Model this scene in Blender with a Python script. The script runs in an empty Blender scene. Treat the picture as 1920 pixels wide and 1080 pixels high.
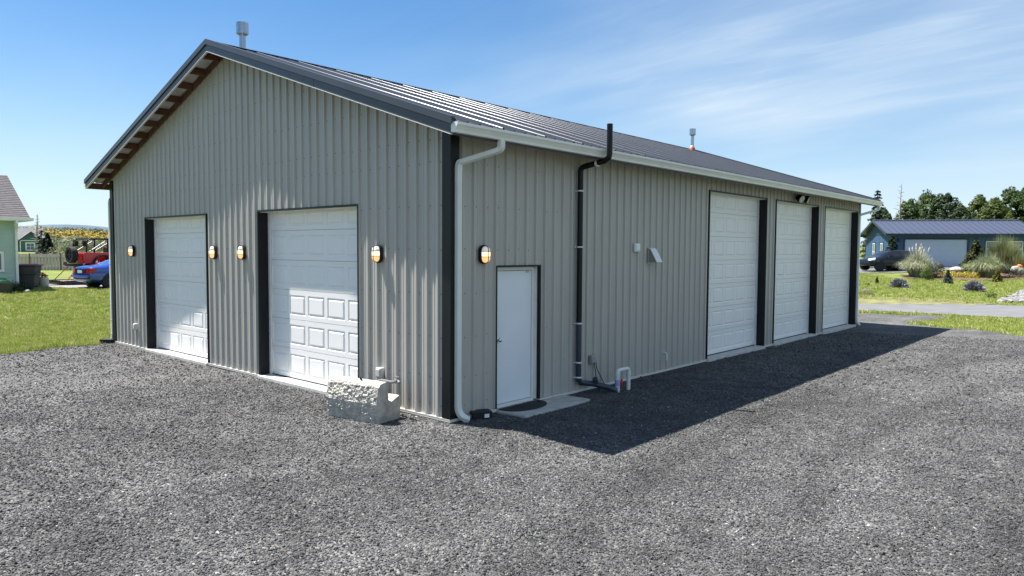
import bpy, bmesh, math, random
import numpy as np
from mathutils import Vector, Matrix
random.seed(7); rng = np.random.default_rng(7)
SC = bpy.context.scene
COL = SC.collection
R = math.radians

# ------------------------------------------------------------------ camera
cam_d = bpy.data.cameras.new('camera'); cam = bpy.data.objects.new('camera', cam_d); COL.objects.link(cam)
cam_d.sensor_width = 36.0; cam_d.lens = 25.252; cam_d.clip_start = 0.1; cam_d.clip_end = 9000
rt = Vector((0.74523306, 0.66677931, 0.00574734)); up = Vector((-0.03966485, 0.03572458, 0.99857421)); fw = Vector((-0.6656233, 0.74439848, -0.05307084))
M = Matrix(((rt.x, up.x, -fw.x, 7.236), (rt.y, up.y, -fw.y, -6.8173), (rt.z, up.z, -fw.z, 2.3594), (0, 0, 0, 1)))
cam.matrix_world = M
SC.camera = cam

# ------------------------------------------------------------------ light
LIGHT = Vector((1.27, 0.443, -2.63)).normalized()
SUN_EL = math.asin(-LIGHT.z); SUN_AZ = math.atan2(-LIGHT.x, -LIGHT.y)   # clockwise from +Y
sun_d = bpy.data.lights.new('sun', 'SUN'); sun = bpy.data.objects.new('sun', sun_d); COL.objects.link(sun)
sun_d.energy = 5.0; sun_d.angle = R(0.53); sun_d.color = (1.0, 0.955, 0.89)
sun.rotation_euler = LIGHT.to_track_quat('-Z', 'Y').to_euler(); sun.location = (-40, -14, 80)

W_ = bpy.data.worlds.new('World'); SC.world = W_; W_.use_nodes = True
nt = W_.node_tree; nt.nodes.clear()
def N(t, **k):
    n = nt.nodes.new(t)
    for a, b in k.items(): setattr(n, a, b)
    return n
def LK(a, b): nt.links.new(a, b)
def mth(op, a, b=None, clamp=False):
    n = N('ShaderNodeMath', operation=op, use_clamp=clamp)
    for i, v in enumerate((a, b)):
        if v is None: continue
        if isinstance(v, (int, float)): n.inputs[i].default_value = v
        else: LK(v, n.inputs[i])
    return n.outputs[0]
sky = N('ShaderNodeTexSky', sky_type='NISHITA', sun_disc=False, sun_elevation=SUN_EL, sun_rotation=SUN_AZ, altitude=0, air_density=1.0, dust_density=0.15, ozone_density=3.0)
tc = N('ShaderNodeTexCoord'); sep = N('ShaderNodeSeparateXYZ'); LK(tc.outputs['Generated'], sep.inputs[0])
zc = mth('ADD', mth('MAXIMUM', sep.outputs[2], 0.0), 0.14)
cmb = N('ShaderNodeCombineXYZ'); LK(mth('DIVIDE', sep.outputs[0], zc), cmb.inputs[0]); LK(mth('DIVIDE', sep.outputs[1], zc), cmb.inputs[1])
def cloud(rot, sx, sy, scale, detail, rough, dist, loc=(0, 0, 0)):
    mp = N('ShaderNodeMapping'); LK(cmb.outputs[0], mp.inputs[0]); mp.inputs['Rotation'].default_value = (0, 0, R(rot)); mp.inputs['Scale'].default_value = (sx, sy, 1); mp.inputs['Location'].default_value = loc
    n = N('ShaderNodeTexNoise'); LK(mp.outputs[0], n.inputs['Vector']); n.inputs['Scale'].default_value = scale; n.inputs['Detail'].default_value = detail; n.inputs['Roughness'].default_value = rough; n.inputs['Distortion'].default_value = dist
    return n.outputs['Fac']
def ramp(x, a, b):
    n = N('ShaderNodeMapRange', interpolation_type='SMOOTHSTEP'); LK(x, n.inputs[0]); n.inputs[1].default_value = a; n.inputs[2].default_value = b
    return n.outputs[0]
wisp = cloud(62, 0.35, 1.5, 1.1, 9, 0.62, 0.5, (0.3, 1.7, 0))
big = cloud(50, 0.5, 0.8, 0.55, 4, 0.5, 0.2, (2.1, 0.4, 0))
fine = cloud(70, 0.5, 2.2, 3.2, 8, 0.66, 0.9)
bigm = ramp(big, 0.38, 0.62)
side = mth('ADD', mth('MULTIPLY', sep.outputs[0], 0.745), mth('MULTIPLY', sep.outputs[1], 0.667))   # the cirrus lies to the north-east
sidem = ramp(side, -0.6, 0.35)
body = mth('MULTIPLY', ramp(wisp, 0.30, 0.78), mth('ADD', mth('MULTIPLY', bigm, 0.7), 0.3))
veil = mth('ADD', mth('MULTIPLY', body, 0.6), mth('MULTIPLY', mth('MULTIPLY', ramp(fine, 0.46, 0.80), bigm), 0.30))
veil = mth('ADD', mth('MULTIPLY', veil, mth('ADD', mth('MULTIPLY', sidem, 0.9), 0.1)), mth('ADD', mth('MULTIPLY', mth('MULTIPLY', sidem, bigm), 0.50), mth('MULTIPLY', ramp(big, 0.36, 0.75), 0.20)), True)
mix = N('ShaderNodeMix', data_type='RGBA'); LK(veil, mix.inputs['Factor'])
hs = N('ShaderNodeHueSaturation'); hs.inputs['Saturation'].default_value = 1.27; hs.inputs['Value'].default_value = 0.96; LK(sky.outputs[0], hs.inputs['Color'])
hz_ = mth('POWER', mth('SUBTRACT', 1.0, mth('MAXIMUM', sep.outputs[2], 0.0), True), 10.0)
mixh = N('ShaderNodeMix', data_type='RGBA'); LK(mth('MULTIPLY', hz_, 0.95), mixh.inputs['Factor']); LK(hs.outputs[0], mixh.inputs['A']); mixh.inputs['B'].default_value = (5.0, 6.3, 7.6, 1)
LK(mixh.outputs['Result'], mix.inputs['A']); mix.inputs['B'].default_value = (4.7, 5.7, 6.7, 1)
bg = N('ShaderNodeBackground'); LK(mix.outputs['Result'], bg.inputs[0]); bg.inputs[1].default_value = 0.056
wo = N('ShaderNodeOutputWorld'); LK(bg.outputs[0], wo.inputs[0])

SC.view_settings.view_transform = 'Standard'; SC.view_settings.look = 'None'; SC.view_settings.gamma = 1.0
SC.view_settings.exposure = 1.42; SC.view_settings.use_curve_mapping = False
SC.render.engine = 'CYCLES'
SC.cycles.max_bounces = 6; SC.cycles.transparent_max_bounces = 8; SC.cycles.caustics_reflective = False; SC.cycles.caustics_refractive = False

# ------------------------------------------------------------------ materials
MATS = {}
def mat(name, rgb, rough=0.6, metal=0.0, var=0.0, vscale=4.0, bump=0.0, bscale=30.0, stretch=(1, 1, 1), rgb2=None, spec=0.5, coat=0.0, emit=None, estr=0.0, island=0.0, bdist=0.01, trans=0.0, detail=5):
    if name in MATS: return MATS[name]
    m = bpy.data.materials.new(name); m.use_nodes = True; t = m.node_tree; b = t.nodes['Principled BSDF']
    b.inputs['Base Color'].default_value = (*rgb, 1); b.inputs['Roughness'].default_value = rough; b.inputs['Metallic'].default_value = metal
    b.inputs['Specular IOR Level'].default_value = spec; b.inputs['Coat Weight'].default_value = coat; b.inputs['Coat Roughness'].default_value = 0.08
    b.inputs['Transmission Weight'].default_value = trans
    if emit: b.inputs['Emission Color'].default_value = (*emit, 1); b.inputs['Emission Strength'].default_value = estr
    src = None
    if var or bump or rgb2:
        c = t.nodes.new('ShaderNodeTexCoord'); mp = t.nodes.new('ShaderNodeMapping'); mp.inputs['Scale'].default_value = stretch
        t.links.new(c.outputs['Object'], mp.inputs[0])
    if var or rgb2:
        n = t.nodes.new('ShaderNodeTexNoise'); n.inputs['Scale'].default_value = vscale; n.inputs['Detail'].default_value = detail; n.inputs['Roughness'].default_value = 0.6
        t.links.new(mp.outputs[0], n.inputs['Vector'])
        r = t.nodes.new('ShaderNodeValToRGB'); e = r.color_ramp.elements
        lo = tuple(max(0, x * (1 - var)) for x in rgb); hi = rgb2 if rgb2 else tuple(min(1, x * (1 + var)) for x in rgb)
        e[0].position = 0.32; e[0].color = (*lo, 1); e[1].position = 0.68; e[1].color = (*hi, 1)
        t.links.new(n.outputs['Fac'], r.inputs[0]); src = r.outputs[0]
    if island:
        g = t.nodes.new('ShaderNodeNewGeometry'); h = t.nodes.new('ShaderNodeHueSaturation')
        mr = t.nodes.new('ShaderNodeMapRange'); mr.inputs[3].default_value = 1 - island; mr.inputs[4].default_value = 1 + island
        t.links.new(g.outputs['Random Per Island'], mr.inputs[0]); t.links.new(mr.outputs[0], h.inputs['Value'])
        mr2 = t.nodes.new('ShaderNodeMapRange'); mr2.inputs[3].default_value = 0.5 - 0.03 * island; mr2.inputs[4].default_value = 0.5 + 0.03 * island
        t.links.new(g.outputs['Random Per Island'], mr2.inputs[0]); t.links.new(mr2.outputs[0], h.inputs['Hue'])
        if src: t.links.new(src, h.inputs['Color'])
        else: h.inputs['Color'].default_value = (*rgb, 1)
        src = h.outputs[0]
    if src: t.links.new(src, b.inputs['Base Color'])
    if bump:
        n2 = t.nodes.new('ShaderNodeTexNoise'); n2.inputs['Scale'].default_value = bscale; n2.inputs['Detail'].default_value = 6; t.links.new(mp.outputs[0], n2.inputs['Vector'])
        bp = t.nodes.new('ShaderNodeBump'); bp.inputs['Strength'].default_value = bump; bp.inputs['Distance'].default_value = bdist
        t.links.new(n2.outputs['Fac'], bp.inputs['Height']); t.links.new(bp.outputs[0], b.inputs['Normal'])
    MATS[name] = m
    return m
def leafmat(name, rgb, rgb2=None, var=0.35, island=0.35, vscale=0.8):
    m = mat(name, rgb, 0.6, 0, var, vscale, rgb2=rgb2, island=island, spec=0.3)
    t = m.node_tree; b = t.nodes['Principled BSDF']
    tr = t.nodes.new('ShaderNodeBsdfTranslucent'); ms = t.nodes.new('ShaderNodeMixShader'); ms.inputs[0].default_value = 0.28
    t.links.new(b.inputs['Base Color'].links[0].from_socket, tr.inputs[0])
    t.links.new(b.outputs[0], ms.inputs[1]); t.links.new(tr.outputs[0], ms.inputs[2])
    t.links.new(ms.outputs[0], t.nodes['Material Output'].inputs[0])
    return m

m_side = mat('siding_paint', (0.415, 0.396, 0.358), 0.42, 0, 0.05, 0.9, 0.10, 1.3, (3, 3, 0.6), bdist=0.012, spec=0.45)
m_trim = mat('black_trim_paint', (0.006, 0.007, 0.009), 0.42, 0, 0.2, 3, spec=0.3)
m_roof = mat('dark_roof_paint', (0.050, 0.054, 0.065), 0.26, 0, 0.08, 1.0, 0.04, 1.2, bdist=0.01, spec=0.25)
m_white = mat('white_door_paint', (0.84, 0.825, 0.80), 0.45, 0, 0.025, 2.0, 0.25, 30, (0.06, 1, 1.6), bdist=0.004)
m_wtrim = mat('white_vinyl', (0.72, 0.71, 0.68), 0.5, 0, 0.05, 5)
m_gutter = mat('gutter_enamel', (0.70, 0.71, 0.67), 0.4, 0, 0.06, 2.5)
m_beige = mat('flashing_paint', (0.62, 0.60, 0.55), 0.45, 0, 0.05, 4)
m_conc = mat('concrete', (0.40, 0.39, 0.37), 0.9, 0, 0.22, 6, 0.5, 60, bdist=0.004)
m_rock = mat('cast_stone', (0.41, 0.39, 0.345), 0.95, 0, 0.28, 9, 0.6, 55, bdist=0.008)
m_wood = mat('framing_lumber', (0.11, 0.052, 0.026), 0.8, 0, 0.4, 5, 0.4, 25, (1, 0.15, 1), bdist=0.004)
m_galv = mat('galvanised_metal', (0.42, 0.43, 0.45), 0.2, 1.0, 0.12, 8)
m_screw = mat('screw_head', (0.10, 0.10, 0.095), 0.5, 0.4)
m_abs = mat('black_pipe_plastic', (0.005, 0.006, 0.008), 0.4, 0, 0.15, 4, spec=0.3)
m_bpipe = mat('slate_pipe_plastic', (0.03, 0.042, 0.06), 0.4, 0, 0.15, 4)
m_pvc = mat('white_pipe_plastic', (0.68, 0.70, 0.68), 0.35, 0, 0.06, 9)
m_red = mat('red_plastic', (0.55, 0.02, 0.03), 0.4)
m_purple = mat('primer_stain', (0.30, 0.33, 0.68), 0.45)
m_box = mat('grey_box_plastic', (0.45, 0.45, 0.43), 0.5)
m_rubber = mat('rubber', (0.014, 0.015, 0.017), 0.85, 0, 0.3, 40, 0.6, 120, bdist=0.003)
m_white2 = mat('white_plastic', (0.75, 0.76, 0.76), 0.4, 0, 0.04, 10)
m_glassd = mat('dark_glass', (0.012, 0.015, 0.018), 0.06, 0, spec=0.7)
m_lampg = mat('frosted_glass', (0.82, 0.80, 0.77), 0.35, emit=(1.0, 0.85, 0.7), estr=0.10)
m_lens = mat('flood_lens', (0.55, 0.55, 0.53), 0.3)
m_lampl = mat('lit_glass', (0.8, 0.55, 0.3), 0.4, emit=(1.0, 0.52, 0.20), estr=0.38)
m_lampb = mat('lit_bulb_glass', (0.9, 0.75, 0.5), 0.4, emit=(1.0, 0.68, 0.34), estr=0.75)
m_orange = mat('red_boot_rubber', (0.5, 0.09, 0.03), 0.7)

# ------------------------------------------------------------------ mesh builder
class MB:
    def __init__(s): s.v = []; s.f = []; s.mi = []
    def add(s, vs, fs, mi=0):
        o = len(s.v); s.v += [tuple(v) for v in vs]; s.f += [tuple(i + o for i in f) for f in fs]; s.mi += [mi] * len(fs); return s
    def box(s, a, b, mi=0):
        x0, y0, z0 = a; x1, y1, z1 = b
        return s.add([(x0, y0, z0), (x1, y0, z0), (x1, y1, z0), (x0, y1, z0), (x0, y0, z1), (x1, y0, z1), (x1, y1, z1), (x0, y1, z1)],
                     [(0, 3, 2, 1), (4, 5, 6, 7), (0, 1, 5, 4), (1, 2, 6, 5), (2, 3, 7, 6), (3, 0, 4, 7)], mi)
    def bar(s, p, q, w, h, mi=0, upv=(0, 0, 1)):
        p = Vector(p); q = Vector(q); d = (q - p).normalized(); u = Vector(upv)
        x = d.cross(u)
        if x.length < 1e-4: x = d.cross(Vector((1, 0, 0)))
        x.normalize(); u = x.cross(d); vs = []
        for c in (p, q):
            for sx, sz in ((-1, -1), (1, -1), (1, 1), (-1, 1)): vs.append(c + x * (sx * w / 2) + u * (sz * h / 2))
        return s.add(vs, [(0, 1, 2, 3), (7, 6, 5, 4), (0, 4, 5, 1), (1, 5, 6, 2), (2, 6, 7, 3), (3, 7, 4, 0)], mi)
    def prism(s, poly, e, mi=0):   # poly: 3d points, e: extrusion vector
        n = len(poly); e = Vector(e); P = [Vector(p) for p in poly]
        return s.add(P + [p + e for p in P], [tuple(range(n - 1, -1, -1)), tuple(range(n, 2 * n))] + [(i, (i + 1) % n, (i + 1) % n + n, i + n) for i in range(n)], mi)
    def tube(s, pts, rad, seg=10, mi=0, cap=True, flat=1.0):
        pts = [Vector(p) for p in pts]; n = len(pts)
        rs = rad if isinstance(rad, (list, tuple)) else [rad] * n
        d0 = (pts[1] - pts[0]).normalized(); ref = Vector((0, 0, 1)) if abs(d0.z) < 0.9 else Vector((1, 0, 0))
        nx = d0.cross(ref).normalized(); vs = []
        for i, p in enumerate(pts):
            if i == 0: d = d0
            elif i == n - 1: d = (pts[i] - pts[i - 1]).normalized()
            else: d = ((pts[i + 1] - pts[i]).normalized() + (pts[i] - pts[i - 1]).normalized()).normalized()
            nx = (nx - d * nx.dot(d)).normalized(); ny = d.cross(nx)
            for k in range(seg):
                a = 2 * math.pi * k / seg; vs.append(p + nx * (math.cos(a) * rs[i]) + ny * (math.sin(a) * rs[i] * flat))
        fs = [(i * seg + k, i * seg + (k + 1) % seg, (i + 1) * seg + (k + 1) % seg, (i + 1) * seg + k) for i in range(n - 1) for k in range(seg)]
        if cap: fs += [tuple(range(seg - 1, -1, -1)), tuple(range((n - 1) * seg, n * seg))]
        return s.add(vs, fs, mi)
    def sweep(s, pts, prof, nx0, mi=0, cap=True):  # rectangular / any profile swept: prof in (a,b)
        pts = [Vector(p) for p in pts]; n = len(pts); m = len(prof); vs = []; side = Vector(nx0).normalized()
        for i, p in enumerate(pts):
            if i == 0: d = (pts[1] - pts[0]).normalized()
            elif i == n - 1: d = (pts[i] - pts[i - 1]).normalized()
            else: d = ((pts[i + 1] - pts[i]).normalized() + (pts[i] - pts[i - 1]).normalized()).normalized()
            sd = (side - d * side.dot(d)).normalized(); b = d.cross(sd)
            for (u, w) in prof: vs.append(p + sd * u + b * w)
        fs = [(i * m + k, i * m + (k + 1) % m, (i + 1) * m + (k + 1) % m, (i + 1) * m + k) for i in range(n - 1) for k in range(m)]
        if cap: fs += [tuple(range(m - 1, -1, -1)), tuple(range((n - 1) * m, n * m))]
        return s.add(vs, fs, mi)
    def lathe(s, prof, c=(0, 0, 0), seg=16, axis='z', mi=0, cap=True):
        vs = []; n = len(prof); c = Vector(c)
        for r, h in prof:
            for k in range(seg):
                a = 2 * math.pi * k / seg; x, y = r * math.cos(a), r * math.sin(a)
                vs.append(c + Vector((x, y, h) if axis == 'z' else ((x, h, y) if axis == 'y' else (h, x, y))))
        fs = [(i * seg + k, i * seg + (k + 1) % seg, (i + 1) * seg + (k + 1) % seg, (i + 1) * seg + k) for i in range(n - 1) for k in range(seg)]
        if cap: fs += [tuple(range(seg - 1, -1, -1)), tuple(range((n - 1) * seg, n * seg))]
        return s.add(vs, fs, mi)
    def mesh(s, name):
        me = bpy.data.meshes.new(name); me.from_pydata(s.v, [], s.f)
        me.polygons.foreach_set('material_index', s.mi); me.update()
        bm = bmesh.new(); bm.from_mesh(me); bmesh.ops.recalc_face_normals(bm, faces=bm.faces); bm.to_mesh(me); bm.free()
        return me
    def build(s, name, m, parent=None, smooth=None, bevel=0, me=None):
        me = me or s.mesh(name)
        for x in (m if isinstance(m, (list, tuple)) else [m]): me.materials.append(x)
        if smooth is not None:
            me.polygons.foreach_set('use_smooth', [True] * len(me.polygons)); me.set_sharp_from_angle(angle=R(smooth))
        o = bpy.data.objects.new(name, me); COL.objects.link(o)
        if parent: o.parent = parent
        if bevel:
            b = o.modifiers.new('bevel', 'BEVEL'); b.width = bevel; b.segments = 2; b.limit_method = 'ANGLE'; b.angle_limit = R(40)
        return o
def tag(o, label=None, cat=None, group=None, kind=None):
    if label: o['label'] = label
    if cat: o['category'] = cat
    if group: o['group'] = group
    if kind: o['kind'] = kind
    return o
def thing(name, label, cat, loc=(0, 0, 0), rz=0.0, group=None):
    o = bpy.data.objects.new(name, None); COL.objects.link(o); o.location = loc; o.rotation_euler = (0, 0, rz); o.empty_display_size = 0.2
    return tag(o, label, cat, group)
def inst(o, name=None, parent=None, loc=None, rz=None):
    c = o.copy(); COL.objects.link(c)
    if parent is not None: c.parent = parent
    if loc is not None: c.location = loc
    if rz is not None: c.rotation_euler = (0, 0, rz)
    return c
def dup(root, loc, rz, label=None):
    r = root.copy(); COL.objects.link(r); r.location = loc; r.rotation_euler = (0, 0, rz)
    if label: r['label'] = label
    for ch in root.children:
        c = ch.copy(); COL.objects.link(c); c.parent = r
        for g in ch.children:
            d = g.copy(); COL.objects.link(d); d.parent = c
    return r
def arc(c, a, b, r0, n=6):   # points of a quarter bend in the plane of unit vectors a -> b around c
    c = Vector(c); a = Vector(a); b = Vector(b)
    return [c + a * (r0 * math.cos(t)) + b * (r0 * math.sin(t)) for t in [math.pi / 2 * i / n for i in range(n + 1)]]

# ------------------------------------------------------------------ terrain
CTRL = [(-20, -4, .06), (-22, 3, .22), (-26, 5, .36), (-30.6, 2.3, .5), (-31.3, 3.0, .48), (-28.5, 1.4, .36), (-34.7, 4.7, .45), (-32.2, 6.9, .44), (-30, -8, .35), (-45, 10, .40), (-45, -10, .5), (-63.5, 10.4, .41), (-59.7, 16.5, .43), (-60, -10, .6),
        (-92, 18.5, 1.75), (-78.8, 16.8, 1.55), (-118, 28, 1.9), (-171, 48, 4.9), (-240, 80, 5.6), (-140, -30, 3), (-100, 80, 2.5), (-180, 120, 4), (-13, 3, -.05), (-13.5, -4, -.045), (-15, 8, -.02), (-15, 20, 0),
        (-3.6, 38.5, .36), (-.2, 40.2, .23), (1.7, 34.6, -.05), (2, 40.8, .18), (-5.1, 39.8, .55), (-3.9, 33.8, .16), (1, 37.2, .02), (-2, 43.2, .43), (-3.6, 45.2, .55), (.1, 45.8, .5), (-4.7, 46.9, .76), (-1.1, 50.1, .8), (-8.4, 55.6, 1.12), (.15, 60.9, 1.25), (-9, 51, .9), (-8, 44, .7), (8, 60, 1.2), (8, 45, .4), (8, 35, -.05), (15, 40, .1), (15, 60, 1.0),
        (-16, 60, 1.3), (-20, 45, .7), (-20, 34, .1), (-10, 75, 1.5), (10, 90, 1.6), (-40, 110, 2), (40, 120, 2), (-5, 150, 2),
        (-4, 31.5, -.04), (3, 33, -.05), (0, 25, -.06), (10, 28, -.06), (-12, 27, -.05), (20, 30, -.05), (-25, 25, 0), (0, -12, -.06), (8, -10, -.06), (12, 5, -.06), (20, -5, -.06), (-8, -10, -.06), (5, 12, -.06), (3, 20, -.06), (20, 20, -.06), (-6, 8, -.06), (-6, 18, -.06), (30, 0, -.06), (0, -40, -.06), (60, -40, 0), (-60, -60, .5), (80, 60, .5),
        (-420, 150, 7), (-400, -200, 6), (0, 400, 5), (300, 300, 3), (400, 0, 2), (200, -300, 1), (-100, -400, 3), (-250, 350, 6)]
_c = np.array(CTRL, float); _n = len(_c); _S = 50.0
def _phi(r2): return np.where(r2 > 1e-12, 0.5 * r2 * np.log(np.maximum(r2, 1e-12)), 0.0)
_P = _c[:, :2] / _S; _D = ((_P[:, None, :] - _P[None]) ** 2).sum(-1)
_A = np.zeros((_n + 3, _n + 3)); _A[:_n, :_n] = _phi(_D) + 0.002 * np.eye(_n); _A[:_n, _n] = 1; _A[:_n, _n + 1:] = _P; _A[_n:, :_n] = _A[:_n, _n:].T
_w = np.linalg.solve(_A, np.concatenate([_c[:, 2], np.zeros(3)]))
def gzs(xy):
    xy = np.asarray(xy, float); out = np.zeros(len(xy))
    for i in range(0, len(xy), 20000):
        q = xy[i:i + 20000] / _S; d = ((q[:, None, :] - _P[None]) ** 2).sum(-1)
        out[i:i + 20000] = _phi(d) @ _w[:_n] + _w[_n] + q @ _w[_n + 1:]
    r = np.hypot(xy[:, 0], xy[:, 1]); k = np.clip((r - 350) / 250, 0, 1)
    out = out * (1 - k) + 6 * k
    # dead flat under the gravel yard and the shop
    dx = np.maximum(np.maximum(-12.6 - xy[:, 0], xy[:, 0] - 30), 0); dy = np.maximum(np.maximum(-40 - xy[:, 1], xy[:, 1] - 24), 0)
    t = np.clip(np.hypot(dx, dy) / 7, 0, 1); t = t * t * (3 - 2 * t)
    return -0.085 * (1 - t) + out * t
def gz(x, y): return float(gzs([(x, y)])[0])

def axis(lo, hi, f0, f1, fine, far, grow=1.16):
    a = list(np.arange(f0, f1, fine)); s = fine; x = f0
    while x > lo: s *= grow; x -= s; a.insert(0, x)
    s = fine; x = a[-1]
    while x < hi: s *= grow; x += s; a.append(x)
    return np.array(a)
gx = axis(-3000, 3000, -62, 24, 0.8, 0); gy = axis(-3000, 3000, -14, 64, 0.8, 0)
X, Y = np.meshgrid(gx, gy); P2 = np.stack([X.ravel(), Y.ravel()], 1); Z = gzs(P2)
nx_, ny_ = len(gx), len(gy)
gm = MB(); gm.v = [(a, b, c) for (a, b), c in zip(P2.tolist(), Z.tolist())]
gm.f = [(j * nx_ + i, j * nx_ + i + 1, (j + 1) * nx_ + i + 1, (j + 1) * nx_ + i) for j in range(ny_ - 1) for i in range(nx_ - 1)]; gm.mi = [0] * len(gm.f)
def vnoise(x, y, s, seed=0):   # smooth value noise, numpy
    x = np.asarray(x) / s; y = np.asarray(y) / s; xi = np.floor(x).astype(int); yi = np.floor(y).astype(int); fx = x - xi; fy = y - yi
    fx = fx * fx * (3 - 2 * fx); fy = fy * fy * (3 - 2 * fy)
    def h(a, b): v = np.sin(a * 127.1 + b * 311.7 + seed * 74.7) * 43758.5453; return v - np.floor(v)
    return (h(xi, yi) * (1 - fx) + h(xi + 1, yi) * fx) * (1 - fy) + (h(xi, yi + 1) * (1 - fx) + h(xi + 1, yi + 1) * fx) * fy

def ground_mat():
    m = bpy.data.materials.new('lawn_soil'); m.use_nodes = True; t = m.node_tree; b = t.nodes['Principled BSDF']; b.inputs['Roughness'].default_value = 0.9; b.inputs['Specular IOR Level'].default_value = 0.15
    c = t.nodes.new('ShaderNodeNewGeometry')
    def noise(s, d=5, r=0.6):
        n = t.nodes.new('ShaderNodeTexNoise'); n.inputs['Scale'].default_value = s; n.inputs['Detail'].default_value = d; n.inputs['Roughness'].default_value = r; t.links.new(c.outputs['Position'], n.inputs['Vector']); return n.outputs['Fac']
    def cr(f, st):
        r = t.nodes.new('ShaderNodeValToRGB'); r.color_ramp.elements[0].position = st[0][0]; r.color_ramp.elements[0].color = (*st[0][1], 1); r.color_ramp.elements[1].position = st[-1][0]; r.color_ramp.elements[1].color = (*st[-1][1], 1)
        for p, q in st[1:-1]: e = r.color_ramp.elements.new(p); e.color = (*q, 1)
        t.links.new(f, r.inputs[0]); return r.outputs[0]
    a = cr(noise(0.55, 6), [(0.3, (0.10, 0.155, 0.024)), (0.5, (0.145, 0.19, 0.040)), (0.7, (0.215, 0.23, 0.08))])
    f = cr(noise(14, 6, 0.7), [(0.3, (0.42, 0.42, 0.42)), (0.7, (1.3, 1.3, 1.3))])
    mx = t.nodes.new('ShaderNodeMix'); mx.data_type = 'RGBA'; mx.blend_type = 'MULTIPLY'; mx.inputs['Factor'].default_value = 1; t.links.new(a, mx.inputs['A']); t.links.new(f, mx.inputs['B'])
    t.links.new(mx.outputs['Result'], b.inputs['Base Color'])
    bp = t.nodes.new('ShaderNodeBump'); bp.inputs['Strength'].default_value = 0.7; bp.inputs['Distance'].default_value = 0.05; t.links.new(noise(9, 6, 0.7), bp.inputs['Height']); t.links.new(bp.outputs[0], b.inputs['Normal'])
    return m
ground = gm.build('ground', ground_mat(), smooth=60); tag(ground, 'green mown lawn and grassy ground round the yard', None, None, 'structure')

def gravel_mat():
    m = bpy.data.materials.new('crushed_basalt'); m.use_nodes = True; t = m.node_tree; b = t.nodes['Principled BSDF']; b.inputs['Roughness'].default_value = 0.85; b.inputs['Specular IOR Level'].default_value = 0.3
    c = t.nodes.new('ShaderNodeNewGeometry')
    v = t.nodes.new('ShaderNodeTexVoronoi'); v.inputs['Scale'].default_value = 46; v.inputs['Randomness'].default_value = 1; t.links.new(c.outputs['Position'], v.inputs['Vector'])
    sx = t.nodes.new('ShaderNodeSeparateColor'); t.links.new(v.outputs['Color'], sx.inputs[0])
    r = t.nodes.new('ShaderNodeValToRGB'); e = r.color_ramp.elements; e[0].position = 0.0; e[0].color = (0.032, 0.032, 0.032, 1); e[1].position = 1; e[1].color = (0.20, 0.195, 0.185, 1)
    for p, q in ((0.5, (0.074, 0.074, 0.073)), (0.9, (0.12, 0.119, 0.116))): k = e.new(p); k.color = (*q, 1)
    t.links.new(sx.outputs[0], r.inputs[0])
    n = t.nodes.new('ShaderNodeTexNoise'); n.inputs['Scale'].default_value = 0.7; n.inputs['Detail'].default_value = 4; t.links.new(c.outputs['Position'], n.inputs['Vector'])
    mr = t.nodes.new('ShaderNodeMapRange'); mr.inputs[1].default_value = 0.3; mr.inputs[2].default_value = 0.7; mr.inputs[3].default_value = 0.78; mr.inputs[4].default_value = 1.25; t.links.new(n.outputs['Fac'], mr.inputs[0])
    h = t.nodes.new('ShaderNodeHueSaturation'); t.links.new(mr.outputs[0], h.inputs['Value']); t.links.new(r.outputs[0], h.inputs['Color']); t.links.new(h.outputs[0], b.inputs['Base Color'])
    bp = t.nodes.new('ShaderNodeBump'); bp.inputs['Strength'].default_value = 1.0; bp.inputs['Distance'].default_value = 0.02; bp.invert = True; t.links.new(v.outputs['Distance'], bp.inputs['Height']); t.links.new(bp.outputs[0], b.inputs['Normal'])
    return m
m_gravel = gravel_mat()
def in_yard(x, y):
    e = 0.6 * (vnoise(x, y, 1.1, 3) - 0.5) + 0.3 * (vnoise(x, y, 0.35, 5) - 0.5)
    left = x > -12.55 + np.where(y < 0, 0.35 + 0.02 * y, 0.0) + e
    rear = y < 23.9 + 0.1 * x + e
    # lawn strip beside the road, to the north-east
    edge = 20.15 - 0.38 * (x - 0.9)
    edge2 = np.minimum(edge, 20.2 - 0.33 * (x - 0.9))
    strip = (y > edge2 + e) & (x > 0.75 + 0.22 * (y - 20.2) + e) & (x < 60)
    return left & rear & ~strip & (y > -34) & (x < 34)
cell = 0.2; ax_ = np.arange(-13.6, 34, cell); ay_ = np.arange(-34, 27, cell)
Xc, Yc = np.meshgrid(ax_ + cell / 2, ay_ + cell / 2); ok = in_yard(Xc, Yc)
xs = np.append(ax_, ax_[-1] + cell); ys = np.append(ay_, ay_[-1] + cell); Xv, Yv = np.meshgrid(xs, ys)
Zv = -0.060 + 0.028 * (vnoise(Xv, Yv, 1.7, 1) - 0.5) + 0.016 * (vnoise(Xv, Yv, 0.55, 2) - 0.5)
used = np.zeros(Xv.shape, bool)
for dj in (0, 1):
    for di in (0, 1): used[dj:dj + ok.shape[0], di:di + ok.shape[1]] |= ok
idx = -np.ones(Xv.shape, int); idx[used] = np.arange(used.sum())
gv = MB(); gv.v = np.stack([Xv[used], Yv[used], Zv[used]], 1).tolist()
jj, ii = np.nonzero(ok)
gv.f = np.stack([idx[jj, ii], idx[jj, ii + 1], idx[jj + 1, ii + 1], idx[jj + 1, ii]], 1).tolist(); gv.mi = [0] * len(gv.f)
yard = gv.build('gravel_yard', m_gravel, smooth=80); tag(yard, 'dark crushed gravel yard in front of the metal building', None, None, 'structure')
def yz(x, y): return -0.060 + 0.028 * (vnoise(x, y, 1.7, 1) - 0.5) + 0.016 * (vnoise(x, y, 0.55, 2) - 0.5)

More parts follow.
